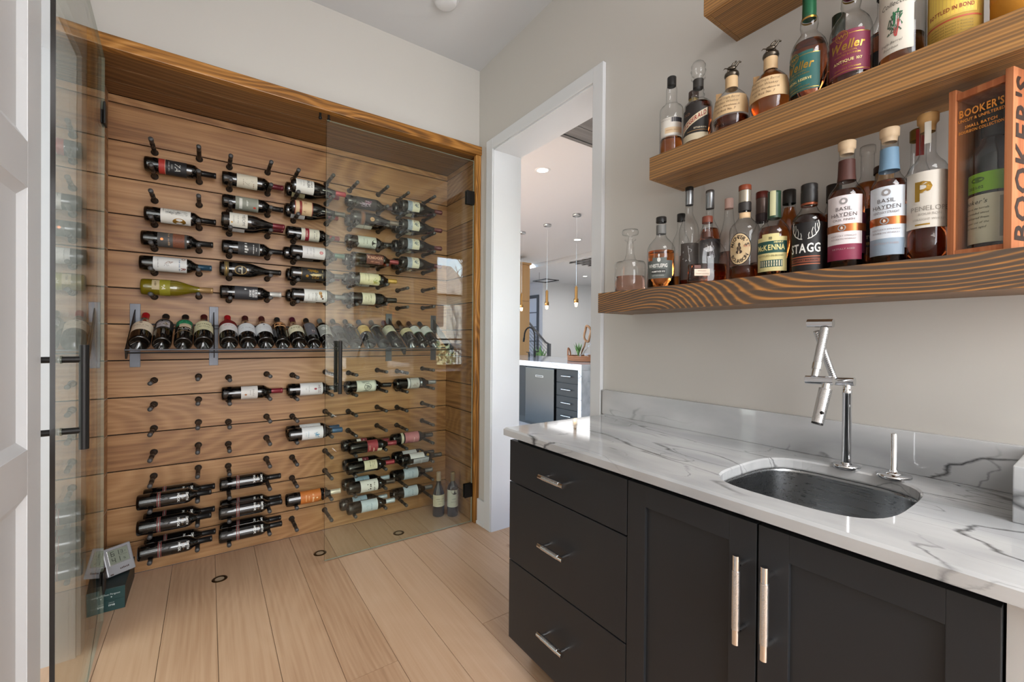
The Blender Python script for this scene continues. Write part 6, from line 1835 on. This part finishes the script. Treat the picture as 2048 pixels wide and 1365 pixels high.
# grey planked ceiling panel
gp = boxo('ceiling_grey_panel', (0.21, 4.85, -2.95, 0.34, 3.006, 3.0125), M_DARKSEAM)
tag(gp, 'dark grey planked panel on the kitchen ceiling', 'ceiling panel', kind='structure')
yy = 0.335
first = True
while yy > -2.8:
    wdt = 0.045 if first else 0.17
    MB().box(-2.32, 2.32, -wdt / 2 + 0.003, wdt / 2 - 0.003, -0.008 if not first else -0.014, 0.008).build('plank', M_GREYWOOD, gp, (2.53, yy - wdt / 2, 2.998), fixn=False)
    yy -= wdt
    first = False

# island
isl = empty('kitchen_island', (2.9, 2.7, 0))
tag(isl, 'kitchen island with black drawers and waterfall stone end', 'kitchen island')
def ip(mb, name, mat, par=None, fixn=False):
    o = mb.build(name, mat, par or isl, fixn=fixn)
    if par is None:
        o.matrix_parent_inverse = Matrix.Translation((-2.9, -2.7, 0))
    return o
IX0, IX1, IY0, IY1 = 2.257, 3.55, 1.33, 4.15
ip(MB().box(IX0, IX1, IY0, IY1, 0.84, 0.914, 0, 0.003), 'stone_top', M_MARBLE2)
ip(MB().box(IX0, IX1, IY0, IY0 + 0.062, 0.0, 0.8395, 0, 0.003), 'waterfall_end', M_MARBLE2)
ip(MB().box(IX0 + 0.06, IX1 - 0.05, IY0 + 0.064, IY1 - 0.02, 0.0, 0.839), 'carcass', P('black_island_paint', '#161718', 0.5))
M_ISL = P('black_island_front', '#191a1b', 0.5, spec=0.3)
for z0, z1 in ((0.665, 0.828), (0.493, 0.655), (0.325, 0.483), (0.1, 0.315)):
    d = ip(MB().box(IX0 + 0.04, IX0 + 0.059, 1.4, 1.838, z0, z1, 0, 0.002), 'drawer', M_ISL)
    zc = z1 - 0.08
    ip(MB().cyl((IX0 + 0.012, 1.535, zc), (IX0 + 0.012, 1.715, zc), 0.006, 10).cyl((IX0 + 0.012, 1.56, zc), (IX0 + 0.04, 1.56, zc), 0.004, 8).cyl((IX0 + 0.012, 1.69, zc), (IX0 + 0.04, 1.69, zc), 0.004, 8), 'handle', M_NICKEL, d, True)
ip(MB().box(IX0 + 0.04, IX0 + 0.059, 2.52, 4.1, 0.1, 0.828, 0, 0.002), 'door', M_ISL)
dw = empty('dishwasher', (IX0 + 0.03, 2.18, 0.0))
tag(dw, 'brushed steel dishwasher front set into the kitchen island', 'dishwasher')
MB().box(-0.012, 0.028, -0.315, 0.315, 0.045, 0.822, 0, 0.004).build('front', M_STEEL2, dw, fixn=False)
MB().box(-0.014, -0.0115, -0.09, 0.08, 0.695, 0.722, 0, 0.001).build('recessed_grip', P('grip_frame', '#8f9194', 0.3, metal=1), dw, fixn=False)
MB().box(-0.0148, -0.0138, -0.078, 0.068, 0.7, 0.717).build('grip_slot', P('grip_slot', '#4a4b4d', 0.4, metal=0.8), dw, fixn=False)
# island faucet
kfau = empty('island_faucet', (3.04, 3.265, 0.914))
tag(kfau, 'black gooseneck faucet on the kitchen island', 'faucet')
pts = [(0, 0, 0.0), (0, 0, 0.3)] + [(0, 0.145 - 0.145 * math.cos(t), 0.36 + 0.145 * math.sin(t)) for t in [PI * i / 10 for i in range(0, 10)]] + [(0, 0.3, 0.3)]
MB().tube(pts, 0.014, 12).build('spout', M_BLACK, kfau)
MB().cyl((0, 0.296, 0.33), (0, 0.312, 0.26), 0.018, 14).build('spray_tip', M_BLACK, kfau)
MB().cyl((0, 0, 0.0), (0, 0, 0.12), 0.022, 16).cyl((0, 0, 0.09), (0, -0.1, 0.1), 0.01, 10).build('base', M_BLACK, kfau)
sd2 = empty('soap_dispenser', (3.04, 3.42, 0.914))
tag(sd2, 'small black soap pump behind the island faucet', 'soap dispenser')
MB().cyl((0, 0, 0), (0, 0, 0.07), 0.014, 12).build('pump_body', M_BLACK, sd2)
MB().cyl((0, 0, 0.075), (0, 0.07, 0.08), 0.006, 8).cyl((0, 0, 0.06), (0, 0, 0.085), 0.01, 10).build('pump_head', M_BLACK, sd2)
# wicker tray and what stands on it
TX, TY = 3.04, 1.93
tr = empty('wicker_tray', (TX, TY, 0.9145))
tag(tr, 'round brown wicker tray on the kitchen island', 'tray')
wk = MB()
M_WICK = P('brown_wicker', '#8a5634', 0.65)
for k_ in range(5):
    r_ = 0.34 - 0.004 * (k_ % 2)
    ring = [(r_ * math.cos(2 * PI * i / 40), r_ * math.sin(2 * PI * i / 40), 0.012 + 0.014 * k_ + 0.003 * math.sin(i * PI + k_)) for i in range(41)]
    wk.tube(ring, 0.0095, 7)
wk.build('woven_rim', M_WICK, tr)
MB().lathe([(0.0001, 0.004), (0.335, 0.004), (0.335, 0.01), (0.0001, 0.01)], 36).build('base', M_WICK, tr)
for s in (-1, 1):
    ang0 = math.radians(125 if s < 0 else -55)
    hp = []
    for i in range(13):
        t = PI * i / 12
        a_ = ang0 + 0.26 * math.cos(t)
        hp.append((0.34 * math.cos(a_), 0.34 * math.sin(a_), 0.06 + 0.12 * math.sin(t)))
    MB().tube(hp, 0.011, 8).build('handle', M_WICK, tr)
va_ = empty('plant_vase', (2.94, 2.1, 0.9255))
tag(va_, 'small glass vase with green leaves on the wicker tray', 'vase')
MB().lathe([(0.0001, 0.002), (0.04, 0.002), (0.043, 0.01), (0.045, 0.13)], 20).build('glass', M_CLEAR, va_)
rnd = random.Random(5)
for i in range(9):
    a_ = 2 * PI * i / 9
    r_ = 0.05 + 0.03 * rnd.random()
    h_ = 0.2 + 0.06 * rnd.random()
    c_, s_ = math.cos(a_), math.sin(a_)
    lf = MB()
    lf.add([(0, 0, 0.04), (c_ * r_ * 0.5 - s_ * 0.018, s_ * r_ * 0.5 + c_ * 0.018, h_ * 0.65), (c_ * r_, s_ * r_, h_), (c_ * r_ * 0.5 + s_ * 0.018, s_ * r_ * 0.5 - c_ * 0.018, h_ * 0.65), (c_ * r_ * 0.42, s_ * r_ * 0.42, h_ * 0.62)], [(0, 1, 4), (0, 4, 3), (1, 2, 4), (4, 2, 3)])
    lf.build('leaf', P('leaf_green', '#5a7a44', 0.5), va_)
de = empty('rope_carafe', (3.03, 1.96, 0.9255))
tag(de, 'glass carafe with a twisted rope handle on the wicker tray', 'carafe')
MB().lathe([(0.0001, 0.002), (0.085, 0.002), (0.1, 0.03), (0.1, 0.09), (0.07, 0.14), (0.035, 0.17), (0.028, 0.22), (0.034, 0.24)], 24).build('glass', M_CLEAR, de)
rp = []
for i in range(26):
    t = 2 * PI * i / 25
    rp.append((0.012 * math.sin(3 * t), 0.05 + 0.06 * math.cos(t), 0.38 + 0.115 * math.sin(t)))
MB().tube(rp, 0.017, 8).tube([(0, 0.08, 0.29), (0.01, 0.12, 0.2), (0, 0.17, 0.1), (0, 0.2, 0.05)], 0.012, 8).build('rope_handle', P('rope_brown', '#8f6a4c', 0.8), de)

# pendants and recessed lights
for (x, y), w_ in (((2.825, 2.035), 'nearest the doorway casing'), ((2.842, 2.71), 'in the middle'), ((2.811, 3.336), 'in front of the oak cabinet')):
    e = empty('pendant_light', (x, y, H))
    tag(e, 'slim brass pendant light over the island, ' + w_, 'pendant light', 'brass pendant lights over the island')
    MB().lathe([(0.0001, -0.03), (0.06, -0.03), (0.062, -0.026), (0.062, 0)], 28).build('canopy', M_NICKEL, e)
    MB().cyl((0, 0, -1.02), (0, 0, -0.03), 0.0022, 6).build('cord', M_NICKEL, e)
    MB().lathe([(0.0001, -1.02), (0.008, -1.022), (0.01, -1.035), (0.022, -1.04), (0.022, -1.2), (0.026, -1.205), (0.034, -1.21), (0.034, -1.262), (0.03, -1.265), (0.0001, -1.265)], 24).build('brass_body', M_BRASS, e)
    MB().lathe([(0.022, -1.266), (0.024, -1.28), (0.018, -1.29), (0.02, -1.31), (0.012, -1.322), (0.0001, -1.324)], 18).build('lit_tip', P('warm_lit_glass', '#fff0d0', 0.3, emit='#ffe2b0', es=5.0), e)
for (x, y, z, r_), w_ in (((1.407, 1.067, H, 0.075), 'large, close to the doorway head'), ((3.936, 3.186, H, 0.075), 'behind the pendant canopies'), ((5.6, 6.9, 3.0, 0.07), 'far off beside the oak cabinet'), ((7.2, 6.3, 3.0, 0.07), 'far off over the stair hall')):
    e = empty('recessed_light', (x, y, z))
    tag(e, 'round white recessed ceiling light, ' + w_, 'recessed light', 'recessed ceiling lights in the kitchen')
    MB().lathe([(r_ * 0.78, -0.004), (r_, -0.006), (r_ * 1.12, -0.002), (r_ * 1.13, 0.0)], 30).build('trim_ring', M_WHITE, e)
    MB().lathe([(0.0001, -0.003), (r_ * 0.79, -0.003)], 28).build('lens', P('lit_lens', '#ffffff', 0.5, emit='#fff6e8', es=9.0), e)
# linear fixture and ceiling grille
lt = empty('linear_light', (5.85, 6.4, 3.0))
tag(lt, 'thin black square-frame light hanging in the stair hall', 'hanging light')
MB().box(-0.32, -0.3, -0.4, 0.15, -0.262, -0.24).box(0.1, 0.12, -0.4, 0.15, -0.262, -0.24).box(-0.3, 0.1, -0.4, -0.38, -0.262, -0.24).box(-0.3, 0.1, 0.13, 0.15, -0.262, -0.24).build('frame', M_BLACK, lt, fixn=False)
MB().cyl((-0.1, 0.14, -0.24), (-0.1, 0.14, 0.0), 0.004, 6).build('rod', M_BLACK, lt)
gv = empty('ceiling_grille', (5.65, 4.55, 3.0))
tag(gv, 'dark rectangular ceiling grille with cross bars in the stair hall', 'ceiling grille')
MB().box(-0.36, 0.36, -0.36, 0.36, -0.004, -0.001).build('recess', P('grille_recess', '#b9b9b9', 0.6), gv, fixn=False)
for i in range(4):
    MB().box(-0.36, 0.36, -0.33 + 0.2 * i, -0.28 + 0.2 * i, -0.02, -0.005).build('bar', P('grille_bar', '#6f6f70', 0.5), gv, fixn=False)
    MB().box(-0.33 + 0.2 * i, -0.28 + 0.2 * i, -0.36, 0.36, -0.034, -0.021).build('bar', P('grille_bar', '#6f6f70', 0.5), gv, fixn=False)
# tall oak cabinet
tc_ = empty('tall_cabinet', (3.75, 5.3, 0))
tag(tc_, 'tall honey oak cabinet at the back of the kitchen', 'cabinet')
MB().box(-0.5, 0.505, -0.28, 0.3, 0.0, 2.83).build('carcass', M_KWOOD, tc_, fixn=False)
MB().box(-0.5, 0.53, -0.33, 0.3, 2.831, 2.875, 0, 0.003).build('cornice', M_KWOOD, tc_, fixn=False)
MB().box(-0.5, 0.503, -0.3, -0.281, 0.08, 2.035, 0, 0.001).build('door', M_KWOOD, tc_, fixn=False)
MB().box(-0.5, 0.503, -0.3, -0.281, 2.045, 2.825, 0, 0.001).build('door', M_KWOOD, tc_, fixn=False)
# glazed door in the hall wall and stair railing
gd = empty('door_4', (6.945, 8.4, 0))
tag(gd, 'charcoal framed glazed door in the far stair hall', 'door', kind='structure')
M_CH = P('charcoal_frame', '#4b4d50', 0.5)
MB().box(-0.03, 0.0, -0.36, -0.27, 0, 2.6).box(-0.03, 0.0, 0.36, 0.45, 0, 2.6).box(-0.03, 0.0, -0.27, 0.36, 2.5, 2.6).box(-0.03, 0.0, -0.27, 0.36, 0, 0.2).build('frame', M_CH, gd, fixn=False)
for z in (2.05, 1.6, 1.15, 0.7):
    MB().box(-0.025, -0.004, -0.27, 0.36, z - 0.012, z + 0.012).build('muntin', M_CH, gd, fixn=False)
MB().box(-0.012, -0.006, -0.27, 0.36, 0.2, 2.5).build('pane', P('bright_frosted_pane', '#c6cacf', 0.2), gd, fixn=False)
sr_ = empty('stair_railing', (6.2, 7.0, 0))
tag(sr_, 'charcoal stair railing with sloping cable rods in the hall', 'railing')
def sp_(mb, name):
    o = mb.build(name, M_CH, sr_)
    o.matrix_parent_inverse = Matrix.Translation((-6.2, -7.0, 0))
sp_(MB().box(6.45, 6.53, 6.96, 7.04, 0.0, 1.09), 'newel_post')
sp_(MB().tube([(6.49, 7.0, 1.07), (6.36, 7.0, 1.13), (5.3, 7.0, 2.09)], 0.028, 8), 'handrail')
for k_ in range(8):
    dz = 0.11 + 0.1 * k_
    sp_(MB().cyl((6.46, 7.0, 1.09 - dz), (5.3, 7.0, 2.09 - dz), 0.0055, 6), 'rod')
hp_ = empty('hall_plant', (6.62, 7.6, 0))
tag(hp_, 'leafy green plant behind the stair railing', 'plant')
MB().lathe([(0.0001, 0), (0.14, 0), (0.17, 0.3), (0.15, 0.3)], 18).build('pot', P('pale_pot', '#c9c7c2', 0.6), hp_)
rnd = random.Random(8)
for i in range(26):
    a_ = 2 * PI * rnd.random()
    r_ = 0.12 + 0.24 * rnd.random()
    h_ = 0.55 + 0.5 * rnd.random()
    c_, s_ = math.cos(a_), math.sin(a_)
    w2 = 0.05
    MB().add([(0, 0, 0.28), (c_ * r_ * 0.6 - s_ * w2, s_ * r_ * 0.6 + c_ * w2, h_ * 0.8), (c_ * r_, s_ * r_, h_), (c_ * r_ * 0.6 + s_ * w2, s_ * r_ * 0.6 - c_ * w2, h_ * 0.8)], [(0, 1, 2, 3)]).build('leaf', P('plant_green', '#6fa05a', 0.5), hp_)

# ------------------------------------------------------------------ window frame added round the fill lamp behind the camera; garden outside
w2_ = empty('fill_light_frame', (-0.95, -5.14, 0.4))
tag(w2_, 'added white window frame around the unseen fill lamp behind the viewer', 'window', kind='structure')
MB().box(-0.9, -0.85, 0, 0.05, 0, 2.25).box(0.85, 0.9, 0, 0.05, 0, 2.25).box(-0.85, 0.85, 0, 0.05, 0, 0.05).box(-0.85, 0.85, 0, 0.05, 2.2, 2.25).build('frame', M_WHITE, w2_, fixn=False)
MB().box(-0.85, 0.85, 0.01, 0.02, 0.05, 2.2).build('pane', P('pale_opaque_pane', '#dfe8ee', 0.1), w2_, fixn=False)  # opaque pale sheet behind the added lamp, wall beyond is solid
gnd = MB()
gx, gy = 16, 14
vs = []
for j in range(gy + 1):
    for i in range(gx + 1):
        x = -14 + 44 * i / gx
        y = -3.3 - 34 * j / gy
        vs.append((x, y, -0.5 + max(0, -y - 14) * 0.14 + 0.15 * math.sin(x * 0.7 + y * 0.5)))
gnd.add(vs, [(j * (gx + 1) + i, j * (gx + 1) + i + 1, (j + 1) * (gx + 1) + i + 1, (j + 1) * (gx + 1) + i) for j in range(gy) for i in range(gx)], 0, True)
tag(gnd.build('ground_garden', P('winter_lawn', '#aeada6', 0.9)), 'winter lawn rising behind the house', 'lawn', kind='structure')
hs = empty('neighbour_house', (7.0, -24.0, 0.9))
tag(hs, 'pale neighbouring house mirrored in the glass door', 'house')
MB().box(-4.5, 4.5, -3, 3, 0, 3.0).build('walls', P('pale_siding', '#d6cfc6', 0.8), hs, fixn=False)
MB().prism([(-5, -3.6, 2.9), (5, -3.6, 2.9), (5, 3.6, 2.9), (-5, 3.6, 2.9)], (0, 0, 0.1)).add([(-5, -3.6, 3.0), (5, -3.6, 3.0), (5, 3.6, 3.0), (-5, 3.6, 3.0), (-5, 0, 5.2), (5, 0, 5.2)], [(0, 1, 5, 4), (2, 3, 4, 5), (0, 4, 3), (1, 2, 5)]).build('roof', P('grey_roof', '#a39a92', 0.9), hs)
for x in (-3, -0.5, 2):
    MB().box(x, x + 1.0, 2.98, 3.03, 1.0, 2.3).build('window', P('dark_house_window', '#4a5058', 0.2), hs, fixn=False)
fe = empty('garden_fence', (4, -13, 0))
tag(fe, 'thin black metal garden fence beyond the kitchen window', 'fence')
fm = MB().box(-10, 10, -0.015, 0.015, 0.75, 0.79).box(-10, 10, -0.015, 0.015, -0.25, -0.21)
fm.build('rails', M_BLACK, fe, fixn=False)
pk = MB()
for i in range(130):
    pk.box(-10 + i * 0.154, -9.98 + i * 0.154, -0.01, 0.01, -0.35, 0.85)
tag(pk.build('pickets', M_BLACK, fe, fixn=False), kind='stuff')
def bare_tree(x, y, h, seed, lab):
    rnd = random.Random(seed)
    t = empty('bare_tree', (x, y, -0.5))
    tag(t, lab, 'tree', 'bare winter trees in the garden')
    m = MB()
    def grow(p, d, L, r, lv_):
        q = p + d * L
        m.tube([p, p.lerp(q, 0.5) + Vector((rnd.uniform(-1, 1), rnd.uniform(-1, 1), 0)) * L * 0.05, q], [r, r * 0.85, r * 0.65], 5)
        if lv_ == 0:
            return
        for _ in range(3):
            nd = (d + Vector((rnd.uniform(-1, 1), rnd.uniform(-1, 1), rnd.uniform(-0.3, 0.7))) * 0.75).normalized()
            grow(p.lerp(q, rnd.uniform(0.55, 1.0)), nd, L * rnd.uniform(0.55, 0.75), r * 0.55, lv_ - 1)
    grow(Vector((0, 0, 0)), Vector((0.05, 0.02, 1)).normalized(), h * 0.38, h * 0.022, 4)
    m.build('branches', P('grey_bark', '#8e857b', 0.9), t)
bare_tree(2.6, -9.5, 7, 3, 'bare tree close to the kitchen window')
bare_tree(4.2, -14.5, 9, 4, 'tall bare tree in front of the neighbouring house')
bare_tree(9.4, -17, 9, 6, 'bare tree at the far end of the garden fence')
def shrub(x, y, r_, seed, c_, lab):
    rnd = random.Random(seed)
    t = empty('garden_shrub', (x, y, -0.4 + max(0, -y - 14) * 0.14))
    tag(t, lab, 'shrub', 'shrubs in the garden')
    m = MB()
    for _ in range(420):
        u_, v_ = rnd.uniform(-1, 1), rnd.uniform(0, 2 * PI)
        k_ = r_ * rnd.uniform(0.6, 1.0)
        p = Vector((math.sqrt(1 - u_ * u_) * math.cos(v_), math.sqrt(1 - u_ * u_) * math.sin(v_), abs(u_))) * k_
        a_, b_ = Vector((rnd.uniform(-1, 1), rnd.uniform(-1, 1), rnd.uniform(-1, 1))) * 0.12 * r_, Vector((rnd.uniform(-1, 1), rnd.uniform(-1, 1), rnd.uniform(-1, 1))) * 0.12 * r_
        m.add([p - a_, p + b_, p + a_, p - b_], [(0, 1, 2, 3)])
    m.build('foliage', P('shrub_' + c_, c_, 0.8), t, fixn=False)
shrub(4.0, -10.5, 1.1, 1, '#b0ab86', 'olive shrub near the garden fence')
shrub(6.8, -16, 1.3, 2, '#a3a884', 'green shrub before the neighbouring house')
shrub(0.6, -9.0, 1.1, 3, '#c4b89a', 'tan shrub at the near end of the garden')
shrub(12.5, -17, 1.8, 4, '#b4b294', 'large shrub at the far end of the garden')
shrub(2.0, -17, 1.6, 5, '#c2b494', 'tan shrub high on the lawn')
